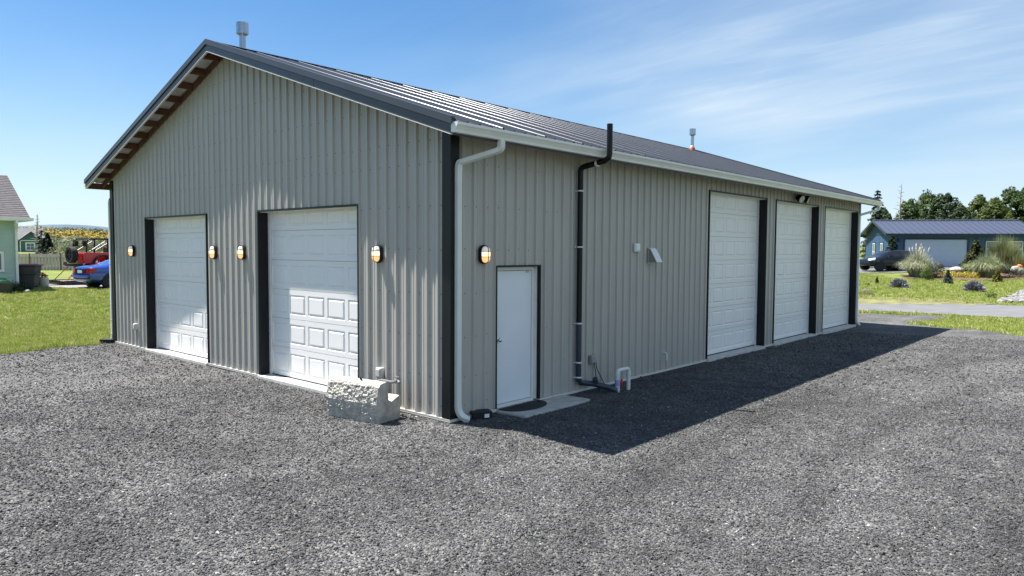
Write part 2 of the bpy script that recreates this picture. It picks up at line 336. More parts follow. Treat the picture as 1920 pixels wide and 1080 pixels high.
# road and driveway
m_asph = mat('asphalt', (0.125, 0.128, 0.133), 0.85, 0, 0.16, 1.2, 0.4, 60, bdist=0.006)
def strip_sheet(name, near, far, m, lift, lab, n=60, k=8):
    b = MB(); (a0, a1), (c0, c1) = near, far
    for j in range(k + 1):
        for i in range(n + 1):
            s = i / n; q = j / k
            p = (Vector(a0) * (1 - s) + Vector(a1) * s) * (1 - q) + (Vector(c0) * (1 - s) + Vector(c1) * s) * q
            w = 0.12 * (float(vnoise(p.x, p.y, 0.9, 8)) - 0.5) if j in (0, k) else 0
            b.v.append((p.x, p.y + w, gz(p.x, p.y) + lift))
    b.f = [(j * (n + 1) + i, j * (n + 1) + i + 1, (j + 1) * (n + 1) + i + 1, (j + 1) * (n + 1) + i) for j in range(k) for i in range(n)]; b.mi = [0] * len(b.f)
    return tag(b.build(name, m, smooth=60), lab, None, None, 'structure')
strip_sheet('road', ((-60, 19.3), (60, 31.2)), ((-60, 20.6), (60, 43.4)), m_asph, 0.03, 'grey asphalt road between the gravel yard and the landscaped lot', 160, 10)
strip_sheet('driveway', ((-33.6, 1.7), (-22.0, 10.2)), ((-36.5, 3.2), (-25.0, 14.0)), mat('drive_asphalt', (0.19, 0.19, 0.19), 0.85, 0, 0.15, 2, 0.4, 60), 0.035, 'narrow grey driveway beside the green house', 40, 4)

# ------------------------------------------------------------------ the shop building
BW, BL = 12.386, 18.248; HX = BW / 2; SL = 0.3322; RIDGE = 6.048; OH = 0.443; EO = 0.471
def zf(x): return RIDGE - SL * abs(x + HX)          # fascia bottom plane
bld = thing('metal_building', 'large grey ribbed metal shop building with five white roll doors', 'building')
def part(b, name, m, loc=None, rz=None, parent=bld, smooth=None, bevel=0):
    o = b.build(name, m, parent, smooth, bevel)
    if loc is not None: o.location = loc
    if rz is not None: o.rotation_euler = (0, 0, rz)
    return o
PITCH = 0.2286
def profile(u0, u1, off, lap=False):
    pts = []
    k = math.floor((u0 - off) / PITCH) - 1
    while off + k * PITCH < u1 + PITCH:
        c = off + k * PITCH
        rib = ((-.034, 0), (-.019, .030), (.019, .030), (.034, 0))
        if lap: rib = ((-.027, 0), (-.0225, .0165), (-.0165, .0225), (.0165, .0225), (.0225, .0165), (.027, 0)) if k % 4 == 0 else ((-.0225, 0), (-.0175, .017), (.0175, .017), (.0225, 0))
        for du, d in rib: pts.append((c + du, d))
        for mm in (c + PITCH * 0.39, c + PITCH * 0.61):
            for du, d in ((-.013, 0), (-.005, .0045), (.005, .0045), (.013, 0)): pts.append((mm + du, d))
        k += 1
    return pts
def wall(length, ztop, openings, off, loc, rz, breaks=()):
    prof = profile(0, length, off); pu = [p[0] for p in prof]; pd = [p[1] for p in prof]
    br = {0.0, length}
    k = 0
    seam = off + PITCH * 0.5
    while seam > 0.5: seam -= PITCH * 4
    while seam < length - 0.25:
        if seam > 0.25: br.add(seam)
        seam += PITCH * 4
    for (a, b, zt) in openings:
        br.add(a); br.add(b)
    br = sorted(br)
    for a, b in zip(br[:-1], br[1:]):
        if b - a < 1e-3: continue
        mid = (a + b) / 2; z0 = 0.0
        for (oa, ob, zt) in openings:
            if oa < mid < ob: z0 = zt
        us = [a] + [u for u in pu if a + 1e-4 < u < b - 1e-4] + [b]
        for x in breaks:
            if a < x < b: us = sorted(us + [x])
        mb = MB()
        for u in us: d = float(np.interp(u, pu, pd)); mb.v += [(u, -d, z0), (u, -d, ztop(u))]
        mb.f = [(2 * i, 2 * i + 2, 2 * i + 3, 2 * i + 1) for i in range(len(us) - 1)]; mb.mi = [0] * len(mb.f)
        me = bpy.data.meshes.new('siding_panel'); me.from_pydata(mb.v, [], mb.f); me.update()
        o = mb.build('siding_panel', m_side, bld, me=me); o.location = loc; o.rotation_euler = (0, 0, rz)
DA, DB_ = (-5.13, -2.09), (-10.27, -7.23)
DC, DD, DE = (7.65, 10.69), (11.31, 14.35), (14.93, 17.97); MD = (0.914, 1.895)
GH, LH, MH = 3.03, 3.645, 2.10
ztg = lambda u: zf(u - BW) + 0.10
zte = lambda u: zf(0) + 0.155
gab_open = [(DB_[0] + BW, DB_[1] + BW, GH), (DA[0] + BW, DA[1] + BW, GH)]
lon_open = [(MD[0], MD[1], MH), (DC[0], DC[1], LH), (DD[0], DD[1], LH), (DE[0], DE[1], LH)]
GOFF = (BW - 0.247) % PITCH; LOFF = (0.4356 + 0.012) % PITCH
wall(BW, ztg, gab_open, GOFF, (-BW, 0, 0), 0, breaks=(HX,))
wall(BL, zte, lon_open, LOFF, (0, 0, 0), R(90))
wall(BW, lambda u: zf(-u) + 0.10, [], 0.1, (0, BL, 0), R(180), breaks=(HX,))
wall(BL, zte, [], 0.1, (-BW, BL, 0), R(-90))
# screws, one joined part per wall
def screws(length, off, rows, openings, zt, loc, rz):
    b = MB(); k = 0
    while off + k * PITCH < length:
        u = off + k * PITCH + 0.056; k += 1
        if u > length - 0.06: break
        for r in rows:
            if r > zt(u) - 0.25: continue
            if any(a - 0.03 < u < c + 0.03 and r < z + 0.03 for a, c, z in openings): continue
            dz = random.uniform(-.012, .012); du = random.uniform(-.006, .006); s = 0.011
            b.add([(u + du + s * math.cos(t), -0.0005, r + dz + s * math.sin(t)) for t in [i * math.pi / 3 for i in range(6)]] + [(u + du, -0.008, r + dz)], [(i, (i + 1) % 6, 6) for i in range(6)])
    o = part(b, 'screw', m_screw, loc, rz); o['kind'] = 'stuff'
ROWS = [0.15, 0.55, 1.12, 1.73, 2.36, 2.97, 3.58]
screws(BW, GOFF, ROWS + [3.89, 4.44, 5.02, 5.6], gab_open, ztg, (-BW, 0, 0), 0)
screws(BL, LOFF, ROWS, lon_open, zte, (0, 0, 0), R(90))
# corner trim: an L of black flashing standing proud of the ribs
def corner(x, y, sx, sy):
    b = MB(); t = 0.035; w = 0.135; zt = zf(x) + 0.03
    b.add([(x - sx * w, y + sy * t, -.005), (x + sx * t, y + sy * t, -.005), (x + sx * t, y - sy * w, -.005), (x - sx * w, y + sy * t, zt), (x + sx * t, y + sy * t, zt), (x + sx * t, y - sy * w, zt)], [(0, 1, 4, 3), (1, 2, 5, 4)])
    b.add([(x - sx * w, y + sy * t, -.005), (x - sx * w, y, -.005), (x - sx * w, y, zt), (x - sx * w, y + sy * t, zt)], [(0, 1, 2, 3)])
    b.add([(x + sx * t, y - sy * w, -.005), (x, y - sy * w, -.005), (x, y - sy * w, zt), (x + sx * t, y - sy * w, zt)], [(0, 1, 2, 3)])
    part(b, 'corner_trim', m_trim)
for a in ((0, 0, 1, -1), (-BW, 0, -1, -1), (0, BL, 1, 1), (-BW, BL, -1, 1)): corner(*a)
# drip flashing and slab edge at the foot of the walls
def foot(segs, loc, rz):
    for a, c in segs:
        b = MB(); b.box((a, -0.036, -0.016), (c, 0.02, -0.003)); b.box((a, -0.034, -0.045), (c, -0.028, -0.016)); part(b, 'base_flashing', m_beige, loc, rz)
foot([(0, gab_open[0][0]), (gab_open[0][1], gab_open[1][0]), (gab_open[1][1], BW + .03)], (-BW, 0, 0), 0)
foot([(-.03, MD[0]), (MD[1], DC[0]), (DC[1], DD[0]), (DD[1], DE[0]), (DE[1], BL)], (0, 0, 0), R(90))
b = MB(); b.box((-BW - 0.005, 0.03, -0.3), (0.005 - 0.035, BL - 0.03, -0.02)); part(b, 'slab', m_conc)
for a, c in ((-BW, DB_[0] - .02), (DB_[1] + .02, DA[0] - .02), (DA[1] + .02, -.005)): b = MB(); b.box((a, -0.018, -0.25), (c, 0.029, -0.0461)); part(b, 'foundation_edge', mat('treated_wood', (0.12, 0.085, 0.07), 0.85, 0, 0.4, 8, 0.4, 30))
b = MB(); b.box((-0.034, 0, -0.25), (0.016, BL, -0.0461)); part(b, 'foundation_edge', mat('treated_wood', (0.12, 0.085, 0.07), 0.85, 0, 0.4, 8, 0.4, 30))

# big doors
COLS = 5
def section_mesh(wd, hh):
    mb = MB(); pw, gp = 0.505, 0.092; m0 = (wd - COLS * pw - (COLS - 1) * gp) / 2
    xs_ = [0.0]
    for c in range(COLS): xs_ += [m0 + c * (pw + gp), m0 + c * (pw + gp) + pw]
    xs_.append(wd); zb, zt = 0.082, hh - 0.093
    zs = [0.004, zb, zt, hh - 0.004]
    for j in range(3):
        for i in range(len(xs_) - 1):
            a, c, d, e = xs_[i], xs_[i + 1], zs[j], zs[j + 1]
            if j == 1 and i % 2 == 1:
                ring = []
                for ins, dep in ((0, 0), (0.014, 0.011), (0.026, 0.011), (0.052, -0.002)):
                    ring.append([(a + ins, dep, d + ins), (c - ins, dep, d + ins), (c - ins, dep, e - ins), (a + ins, dep, e - ins)])
                vs = [v for r_ in ring for v in r_]; fs = []
                for q in range(3):
                    for k in range(4): fs.append((q * 4 + k, q * 4 + (k + 1) % 4, q * 4 + 4 + (k + 1) % 4, q * 4 + 4 + k))
                fs.append((12, 13, 14, 15)); mb.add(vs, fs)
            else: mb.add([(a, 0, d), (c, 0, d), (c, 0, e), (a, 0, e)], [(0, 1, 2, 3)])
    for zz, z2 in ((0.004, -0.001), (hh - 0.004, hh + 0.001)): mb.add([(0, 0, zz), (wd, 0, zz), (wd, 0.02, z2), (0, 0.02, z2)], [(0, 1, 2, 3)])
    mb.add([(0, 0.045, 0), (wd, 0.045, 0), (wd, 0.045, hh), (0, 0.045, hh)], [(0, 1, 2, 3)])
    me = bpy.data.meshes.new('door_section'); me.from_pydata(mb.v, [], mb.f); me.update()
    bm = bmesh.new(); bm.from_mesh(me); bmesh.ops.remove_doubles(bm, verts=bm.verts, dist=0.0003); bmesh.ops.recalc_face_normals(bm, faces=bm.faces); bm.to_mesh(me); bm.free()
    me.materials.append(m_white); return me
SECM = section_mesh(3.04, 0.533)
def big_door(u0, u1, top, nsec, loc, rz):
    w = u1 - u0; dr = 0.20
    # black reveal trim: face strips with return into the opening
    b = MB(); fwid = 0.032; px = -0.0355
    for (a, c) in ((-fwid, 0.0), (w, w + fwid)): b.box((a, px, 0.0), (c, 0.004, top + fwid))
    b.box((0.0, px, top), (w, 0.004, top + fwid))
    b.box((-0.012, 0.0045, -0.003), (-0.0005, dr + .05, top)); b.box((w + 0.0005, 0.0045, -0.003), (w + 0.012, dr + .05, top))
    o = part(b, 'door_trim', m_trim, loc, rz); o.location = Vector(loc) + Matrix.Rotation(rz, 3, 'Z') @ Vector((u0, 0, 0))
    org = o.location.copy()
    # white stop moulding and head
    b = MB(); b.box((0, 0.165, -0.003), (0.062, 0.196, top - .045)); b.box((w - 0.062, 0.165, -0.003), (w, 0.196, top - .045)); b.box((0, 0.165, top - 0.045), (w, 0.196, top)); b.box((0, 0.005, top - 0.010), (w, 0.1645, top - 0.0005))
    d = part(b, 'garage_door', m_wtrim, org, rz)
    for i in range(nsec):
        s = bpy.data.objects.new('door_section', SECM); COL.objects.link(s); s.parent = d; s.location = (0, dr, 0.012 + i * 0.535)
    sl = MB(); sl.box((0.03, dr - 0.012, -0.003), (w - 0.03, dr + 0.02, 0.016)); so = sl.build('bottom_seal', m_rubber, d)
    nails = MB()
    z = 0.2
    while z < top - 0.1:
        for uu in (0.022, w - 0.022): nails.box((uu - .006, 0.1615, z - .006), (uu + .006, 0.165, z + .006))
        z += 0.28
    no = nails.build('nail', m_screw, d); no['kind'] = 'stuff'
    b = MB(); b.box((-0.02, -0.075, -0.28), (w + 0.02, 0.30, -0.003)); part(b, 'sill', mat('sill_concrete', (0.50, 0.49, 0.46), 0.9, 0, 0.16, 5, 0.4, 50, bdist=0.003), org, rz, bevel=0.008)
for a, c in ((DB_, 6), (DA, 6)): big_door(a[0], a[1], GH, c, (0, 0, 0), 0)
for a in (DC, DD, DE): big_door(a[0], a[1], LH, 7, (0, 0, 0), R(90))
# entry door
def entry():
    w = MD[1] - MD[0]; org = Vector((0, MD[0], 0)); rz = R(90)
    b = MB(); f = 0.028
    b.box((-f, -0.0355, -.003), (0, 0.05, MH + f)); b.box((w, -0.0355, -.003), (w + f, 0.05, MH + f)); b.box((0, -0.0355, MH), (w, 0.05, MH + f)); part(b, 'door_trim', m_trim, org, rz)
    b = MB(); b.box((0.032, 0.062, 0.035), (w - 0.102, 0.105, MH - 0.058))
    d = part(b, 'entry_door', mat('slab_door_paint', (0.74, 0.77, 0.80), 0.4, 0, 0.03, 2), org, rz, bevel=0.003)
    b = MB(); b.box((0.0005, 0.02, 0.0), (0.028, 0.12, MH - .0005)); b.box((w - 0.098, 0.045, 0), (w - 0.045, 0.12, MH - .0005)); b.box((w - 0.045, 0.02, 0), (w - .0005, 0.12, MH - .0005)); b.box((0.028, 0.03, MH - 0.05), (w - 0.098, 0.12, MH - .0005)); b.box((0.028, 0.0, -0.01), (w - 0.098, 0.13, 0.025)); b.build('door_frame', m_wtrim, d)
    b = MB(); b.lathe([(0.034, 0.062), (0.034, 0.052), (0.014, 0.05), (0.012, 0.022), (0.026, 0.015), (0.031, 0.0), (0.027, -0.016), (0.012, -0.022)], (0.095, 0, 1.01), 16, 'y'); b.build('knob', mat('steel_knob', (0.55, 0.55, 0.56), 0.2, 1.0), d, smooth=40)
    b = MB(); b.box((w - .23, 0.05, MH - 0.092), (w - .16, 0.062, MH - 0.062)); b.build('closer_plate', m_box, d)
entry()

# roof
TH = math.atan(SL); RL = (HX + 0.52) / math.cos(TH)
Y0, Y1 = -OH, BL + OH
ROFF = 0.0096
prof = profile(0, Y1 - Y0, ROFF, True); pu = [p[0] for p in prof]; pd = [p[1] for p in prof]
seams = [0.0]; s_ = ROFF + 0.11
while s_ < Y1 - Y0 - 0.2: seams.append(s_); s_ += PITCH * 4
seams.append(Y1 - Y0)
for sg in (1, -1):
    for a, c in zip(seams[:-1], seams[1:]):
        us = [a] + [u for u in pu if a + 1e-4 < u < c - 1e-4] + [c]; mb = MB()
        for u in us:
            d = float(np.interp(u, pu, pd))
            for t in (0.02, (HX + 0.535)):
                mb.v.append((-HX + sg * t, Y0 + u, RIDGE + 0.185 - SL * t + d * 1.05))
        mb.f = [(2 * i, 2 * i + 1, 2 * i + 3, 2 * i + 2) for i in range(len(us) - 1)]; mb.mi = [0] * len(mb.f)
        o = mb.build('roof_panel', m_roof, bld); 
        sm = o.modifiers.new('thickness', 'SOLIDIFY'); sm.thickness = 0.003; sm.offset = -1
        # pale underside lining seen from below the overhang
    b = MB(); b.prism([(-HX + sg * 0.05, Y0 + 0.03, RIDGE + 0.172 - SL * 0.05), (-HX + sg * (HX + EO - .02), Y0 + 0.03, RIDGE + 0.172 - SL * (HX + EO - .02)), (-HX + sg * (HX + EO - .02), Y0 + .03, RIDGE + 0.178 - SL * (HX + EO - .02)), (-HX + sg * .05, Y0 + .03, RIDGE + .178 - SL * .05)], (0, Y1 - Y0 - 0.06, 0))
    part(b, 'roof_lining', mat('roof_underside', (0.50, 0.50, 0.47), 0.6, 0, 0.25, 6, 0.3, 8, (1, 1, 1)))
b = MB()
for sg in (1, -1): b.prism([(-HX, Y0 - .01, RIDGE + 0.222), (-HX + sg * 0.20, Y0 - .01, RIDGE + 0.222 - SL * 0.20), (-HX + sg * 0.20, Y0 - .01, RIDGE + 0.216 - SL * 0.20), (-HX, Y0 - .01, RIDGE + 0.216)], (0, Y1 - Y0 + .02, 0))
part(b, 'ridge_cap', m_roof)
m_fascia = mat('fascia_paint', (0.040, 0.046, 0.056), 0.4, 0, 0.1, 2)
for yy, dy in ((Y0, 1), (Y1, -1)):
    for sg in (1, -1):
        xe = HX + EO
        def slab_(z0, z1, ya, yb, x0=0.0, x1=xe):
            b_ = MB(); b_.prism([(-HX + sg * x0, ya, RIDGE + z0 - SL * x0), (-HX + sg * x1, ya, RIDGE + z0 - SL * x1), (-HX + sg * x1, ya, RIDGE + z1 - SL * x1), (-HX + sg * x0, ya, RIDGE + z1 - SL * x0)], (0, yb - ya, 0)); return b_
        for xa_, xb_ in ((0.0, 3.555), (3.563, xe)): part(slab_(0.006, 0.125, yy, yy + dy * 0.03, xa_, xb_), 'fascia', m_fascia)
        # one butt joint in each fascia run, thin bright drip edge under it
        part(slab_(-0.006, 0.005, yy - dy * 0.004, yy + dy * 0.034), 'drip_edge', m_beige)
        part(slab_(0.133, 0.232, yy - dy * 0.022, yy + dy * 0.05, 0.0, xe + .03), 'rake_trim', m_fascia)
        t_ = MB()
        for q in range(9):
            xx = 0.35 + q * 0.72; x_ = -HX + sg * xx; t_.box((x_ - .008, yy - dy * 0.006, RIDGE + 0.05 - SL * xx - .008), (x_ + .008, yy - dy * .0005, RIDGE + .05 - SL * xx + .008))
        so = part(t_, 'fascia_screw', m_screw); so['kind'] = 'stuff'
# eave boards, purlin tails, barge framing
for sg in (1, -1):
    xe = -HX + sg * (HX + EO)
    b = MB(); b.box((min(xe, xe - sg * .03), Y0 + .036, zf(xe) - .004), (max(xe, xe - sg * .03), Y1 - .036, zf(xe) + 0.150)); part(b, 'eave_board', m_fascia if sg > 0 else m_wood)
    for q in range(12):
        t = 0.30 + q * 0.576
        if t > HX + EO - 0.06: continue
        x = -HX + sg * t; b = MB(); zt = RIDGE + 0.168 - SL * t
        for ya, yb in ((Y0 + 0.035, -0.062), (BL + 0.062, Y1 - 0.035)):
            pass
        b.box((x - 0.02, Y0 + 0.035, zt - 0.135), (x + 0.02, -0.064, zt)); part(b, 'purlin', m_wood)
    for ya, yb in ((-0.062, -0.026), (BL + .026, BL + .062)):
        b = MB(); b.prism([(-HX, ya, RIDGE + 0.035), (-HX + sg * (HX + EO - .035), ya, RIDGE + 0.035 - SL * (HX + EO - .035)), (-HX + sg * (HX + EO - .035), ya, RIDGE + 0.165 - SL * (HX + EO - .035)), (-HX, ya, RIDGE + 0.165)], (0, yb - ya, 0)); part(b, 'barge_rafter', m_wood)
    b = MB(); b.prism([(-HX, -0.030, RIDGE + 0.012), (-HX + sg * HX, -0.030, RIDGE + 0.012 - SL * HX), (-HX + sg * HX, -0.030, RIDGE + 0.034 - SL * HX), (-HX, -0.030, RIDGE + 0.034)], (0, 0.03, 0)); part(b, 'gable_flashing', m_side)
# gutters: K style section
for sg in (1, -1):
    xe = 0.474 if sg > 0 else -BW - 0.474
    pr = [(0, 0.128), (0, 0), (0.075, 0), (0.082, 0.035), (0.105, 0.075), (0.122, 0.095), (0.122, 0.128), (0.112, 0.128), (0.112, 0.118), (0.117, 0.118), (0.117, 0.098), (0.100, 0.080), (0.077, 0.038), (0.071, 0.005), (0.005, 0.005), (0.005, 0.128)]
    b = MB(); zg = 3.853; n = len(pr); ya, yb = Y0 + 0.005, Y1 - 0.005
    vs = [(xe + sg * a, y, zg + c) for y in (ya, yb) for a, c in pr]
    b.add(vs, [(i, (i + 1) % n, (i + 1) % n + n, i + n) for i in range(n)])
    cap = [(0, 0.128), (0, 0), (0.075, 0), (0.082, 0.035), (0.105, 0.075), (0.122, 0.095), (0.122, 0.128)]
    for y, e in ((ya - .003, .003), (yb, .003)): b.prism([(xe + sg * a, y, zg + c) for a, c in cap], (0, e, 0))
    part(b, 'gutter', m_gutter)
# downspouts
def downspout(x, y, sgx, sgy, foot_dir):
    b = MB(); hw, hd = 0.042, 0.032; wx = x
    xg = sgx * 0.53 + (0 if sgx > 0 else -BW); top = 3.853
    pr = [(-hw, -hd), (hw, -hd), (hw, hd), (-hw, hd)]
    face = 0.062 * sgx + (0 if sgx > 0 else -BW)
    yg = y + sgy * 0.36
    pts = [(xg, yg, top), (xg, yg, top - .10)]
    p1 = Vector((xg, yg, top - 0.13)); p2 = Vector((face, y, top - 0.31))
    dv = (p2 - p1).normalized()
    pts += [p1 + Vector((0, 0, 0)) + dv * 0.01 + Vector((0, 0, .012)), p1 + dv * 0.05, p2 - dv * 0.06, p2 - dv * .015, (face, y, top - 0.37), (face, y, 0.16)]
    fd = Vector(foot_dir)
    pts += [Vector((face, y, 0.16)) + fd * 0.012 + Vector((0, 0, -.06)), Vector((face, y, 0.16)) + fd * 0.05 + Vector((0, 0, -.125)), Vector((face, y, 0.16)) + fd * 0.11 + Vector((0, 0, -.165)), Vector((face, y, 0.16)) + fd * 0.17 + Vector((0, 0, -.185))]
    pts = [Vector(p) for p in pts]
    for _ in range(2):
        q_ = [pts[0]]
        for a_, c_ in zip(pts[:-1], pts[1:]):
            if (c_ - a_).length > 0.5: q_ += [a_.lerp(c_, 0.05), a_.lerp(c_, 0.97)]
            else: q_ += [a_.lerp(c_, .25), a_.lerp(c_, .75)]
        pts = q_ + [pts[-1]]
    b.sweep(pts, pr, (0, 1, 0))
    o = part(b, 'downspout', m_gutter, bevel=0.006)
    r = MB()   # crimp rings of the elbows, and joints
    for z in (0.17, 0.52, 1.95, top - 0.40): r.box((face - .036, y - .046, z), (face + .036, y + .046, z + 0.012))
    for k in range(7):
        q = Vector((xg, yg, top - .03 - k * .014)); r.box((q.x - .0355, q.y - .045, q.z), (q.x + .0355, q.y + .045, q.z + .005))
    r.build('strap', m_gutter, o)
downspout(0, 0.088, 1, 1, (0.55, 0.75, 0)); downspout(0, BL - 0.20, 1, 1, (0.3, 0.95, 0)); downspout(-BW, -0.02, -1, 1, (-1, 0, 0))

# exhaust stacks through the roof
def stack(x, y, r, h, rc, hc, boot):
    z = RIDGE + 0.19 - SL * abs(x + HX)
    b = MB(); b.lathe([(r, -0.15), (r, h)], (0, 0, 0), 18); o = part(b, 'chimney', m_galv, (x, y, z), smooth=40)
    c = MB(); c.lathe([(r * .95, h - .02), (rc, h + .02), (rc, h + hc), (rc * .82, h + hc), (rc * .82, h + hc - .03), (r * .6, h + hc - .05)], (0, 0, 0), 22); c.build('stack_cap', m_galv, o, smooth=30)
    if boot:
        c = MB(); c.lathe([(r * 1.9, -.05), (r * 1.8, .05), (r * 1.35, .10), (r * 1.03, .14)], (0, 0, 0), 18); c.build('pipe_boot', m_orange, o, smooth=40)
        c = MB(); c.lathe([(r * 1.35, .105), (r * 1.35, .13), (r * 1.05, .18)], (0, 0, 0), 18); c.build('storm_collar', m_white2, o, smooth=40)
stack(-6.9, 0.65, 0.066, 0.72, 0.122, 0.245, False)
stack(-5.75, 17.72, 0.060, 0.55, 0.115, 0.24, True)

# ------------------------------------------------------------------ fittings on the walls
def wall_lamp(label):
    t = thing('wall_lamp', label, 'wall lamp', (0, 0, 0), 0, 'oval bulkhead lamps on the metal walls')
    def oval(hw, hh, n=8):   # stadium outline in x,z
        out = []
        for k in range(n + 1): a = math.pi * k / n; out.append((hw * math.cos(a), hh - hw + hw * math.sin(a)))
        for k in range(n + 1): a = math.pi + math.pi * k / n; out.append((hw * math.cos(a), -hh + hw + hw * math.sin(a)))
        return out
    def loft(layers, cap=True):
        b = MB(); n = None
        for hw, hh, y in layers:
            o = oval(hw, hh); n = len(o); b.v += [(a, y, c) for a, c in o]
        b.f = [(i * n + k, i * n + (k + 1) % n, (i + 1) * n + (k + 1) % n, (i + 1) * n + k) for i in range(len(layers) - 1) for k in range(n)]
        if cap: b.f += [tuple(range((len(layers) - 1) * n, len(layers) * n))]
        b.mi = [0] * len(b.f); return b
    loft([(0.084, 0.136, 0.0), (0.086, 0.138, -0.03), (0.080, 0.132, -0.052), (0.07, 0.12, -0.052)]).build('housing', m_trim, t, smooth=30)
    # glass: unlit upper cap, brightest band where the bulb sits, warm lower part
    full = loft([(0.068, 0.118, -0.05), (0.066, 0.116, -0.078), (0.056, 0.104, -0.102), (0.036, 0.078, -0.115)])
    me = full.mesh('glass'); bm = bmesh.new(); bm.from_mesh(me); me_parts = []
    for zc_ in (0.038, -0.03): bmesh.ops.bisect_plane(bm, geom=bm.verts[:] + bm.edges[:] + bm.faces[:], plane_co=(0, 0, zc_), plane_no=(0, 0, 1))
    for lo, hi, nm, mm in ((0.038, 1, 'glass_top', m_lampg), (-0.03, 0.038, 'glass_bulb', m_lampb), (-1, -0.03, 'glass_lower', m_lampl)):
        b2 = bm.copy(); bmesh.ops.delete(b2, geom=[f for f in b2.faces if not (lo <= f.calc_center_median().z < hi)], context='FACES')
        m2 = bpy.data.meshes.new(nm); b2.to_mesh(m2); b2.free(); m2.materials.append(mm)
        o = bpy.data.objects.new(nm, m2); COL.objects.link(o); o.parent = t
    bm.free(); bpy.data.meshes.remove(me)
    c = MB()
    for z in (0.042, -0.032):
        c.tube([(-0.074, -0.045, z), (-0.070, -0.082, z), (-0.055, -0.108, z), (0, -0.122, z), (0.055, -0.108, z), (0.070, -0.082, z), (0.074, -0.045, z)], 0.0045, 6)
    c.tube([(0, -0.045, 0.126), (0, -0.082, 0.120), (0, -0.108, 0.104), (0, -0.122, 0.07), (0, -0.122, -0.07), (0, -0.108, -0.104), (0, -0.082, -0.120), (0, -0.045, -0.126)], 0.0055, 6)
    c.build('guard', m_trim, t)
    return t
L0 = wall_lamp('lit oval caged lamp between the far gable corner and the farther gable door')
L0.location = (-10.985, -0.031, 2.28)
dup(L0, (-6.835, -0.031, 2.275), 0, 'lit oval caged lamp just right of the farther gable door')
dup(L0, (-5.68, -0.031, 2.28), 0, 'lit oval caged lamp just left of the nearer gable door')
dup(L0, (-1.53, -0.031, 2.287), 0, 'lit oval caged lamp between nearer gable door and black corner trim')
dup(L0, (0.031, 0.60, 2.29), R(90), 'lit oval caged lamp beside the white entry door on the shaded wall')

t = thing('floodlight', 'black twin head floodlight above the middle tall white door', 'floodlight', (0.022, 12.75, 3.80), R(90))
b = MB(); b.lathe([(0.06, 0.0), (0.06, -0.03), (0.03, -0.05)], (0, 0, 0), 14, 'y'); b.build('mount', m_trim, t, smooth=40)
for sx in (-0.20, 0.20):
    h = MB(); d = Vector((sx * 1.4, -1.0, -0.45)).normalized(); c0 = Vector((sx, -0.10, -0.02))
    h.tube([c0 - d * 0.07, c0 - d * 0.05, c0 + d * 0.02, c0 + d * 0.10, c0 + d * 0.105], [0.03, 0.07, 0.095, 0.115, 0.10], 16)
    ho = h.build('lamp_head', m_trim, t, smooth=40)
    g = MB(); g.tube([c0 + d * 0.1055, c0 + d * 0.112], [0.097, 0.085], 16); g.build('lens', m_lens, ho)
b = MB(); b.tube([(-0.2, -0.08, -.01), (0, -0.04, 0), (0.2, -0.08, -.01)], 0.016, 8); b.build('arm', m_trim, t, smooth=40)

# black plumbing vent with its lower drain leg
t = thing('vent_pipe', 'black plumbing vent pipe climbing the shaded wall past the gutter', 'pipe', (0, 0, 0))
yp = 2.885
pts = [(0.075, yp, 1.16), (0.075, yp, 3.66)] + [tuple(p) for p in arc((0.155, yp, 3.66), (-1, 0, 0), (0, 0, 1), 0.08, 5)][1:] + [(0.57, yp - .03, 3.80)] + [(0.66, yp - .04, 3.845), (0.672, yp - .04, 3.90), (0.672, yp - .04, 4.375)]
b = MB(); b.tube(pts, 0.047, 14); b.build('riser', m_abs, t, smooth=40)
b = MB(); b.tube([(0.075, yp, 1.159), (0.075, yp, 0.23)] + [tuple(p) for p in arc((0.075, yp + .12, 0.23), (0, -1, 0), (0, 0, -1), 0.12, 5)][1:] + [(0.18, yp + .25, 0.095), (0.42, 3.25, 0.05), (0.50, 3.36, -.01), (0.51, 3.39, -.12)], 0.047, 14); b.build('drain_leg', m_bpipe, t, smooth=40)
for z in (3.33, 2.40, 1.12, 0.46, 0.21):
    b = MB(); b.lathe([(0.050, z), (0.054, z + .003), (0.054, z + .022), (0.050, z + .025)], (0.075, yp, 0), 14); b.box((0.02, yp - .085, z + .004), (0.034, yp + .085, z + .02)); b.build('clamp', m_wtrim, t, smooth=40)
b = MB(); b.lathe([(0.053, 0), (0.053, 0.04)], (0, 0, 0), 14, 'x'); b.build('clamp', m_wtrim, t, smooth=40).location = (0.40, yp - .02, 3.77)
b = MB(); b.tube([(0.26, 3.14, 0.13), (0.255, 3.10, 0.2)], [0.05, 0.045], 12); b.build('cleanout_cap', m_bpipe, t, smooth=40)

t = thing('pvc_riser', 'white plastic pipe loop with red valve rising from the gravel', 'pipe', (0, 0, 0))
b = MB(); A = Vector((0.50, 3.425, 0)); B_ = Vector((0.50, 3.765, 0))
b.tube([A + Vector((0, 0, -.15)), A + Vector((0, 0, 0.27))] + [tuple(p) for p in arc(A + Vector((0, .05, .27)), (0, -1, 0), (0, 0, 1), .05, 4)][1:] + [tuple(p) for p in arc(B_ + Vector((0, -.05, .27)), (0, 0, 1), (0, 1, 0), .05, 4)] + [B_ + Vector((0, 0, -.15))], 0.034, 12); b.build('pipe_loop', m_pvc, t, smooth=40)
for P, z in ((A, 0.215), (B_, .215), (A, -.02), (A, .02)):
    b = MB(); b.lathe([(.041, z), (.041, z + .06)], P, 12); b.build('coupling', m_pvc, t, smooth=40)
b = MB(); b.lathe([(.042, .06), (.044, .10), (.042, .165)], A, 12); b.build('valve_body', m_purple, t, smooth=40)
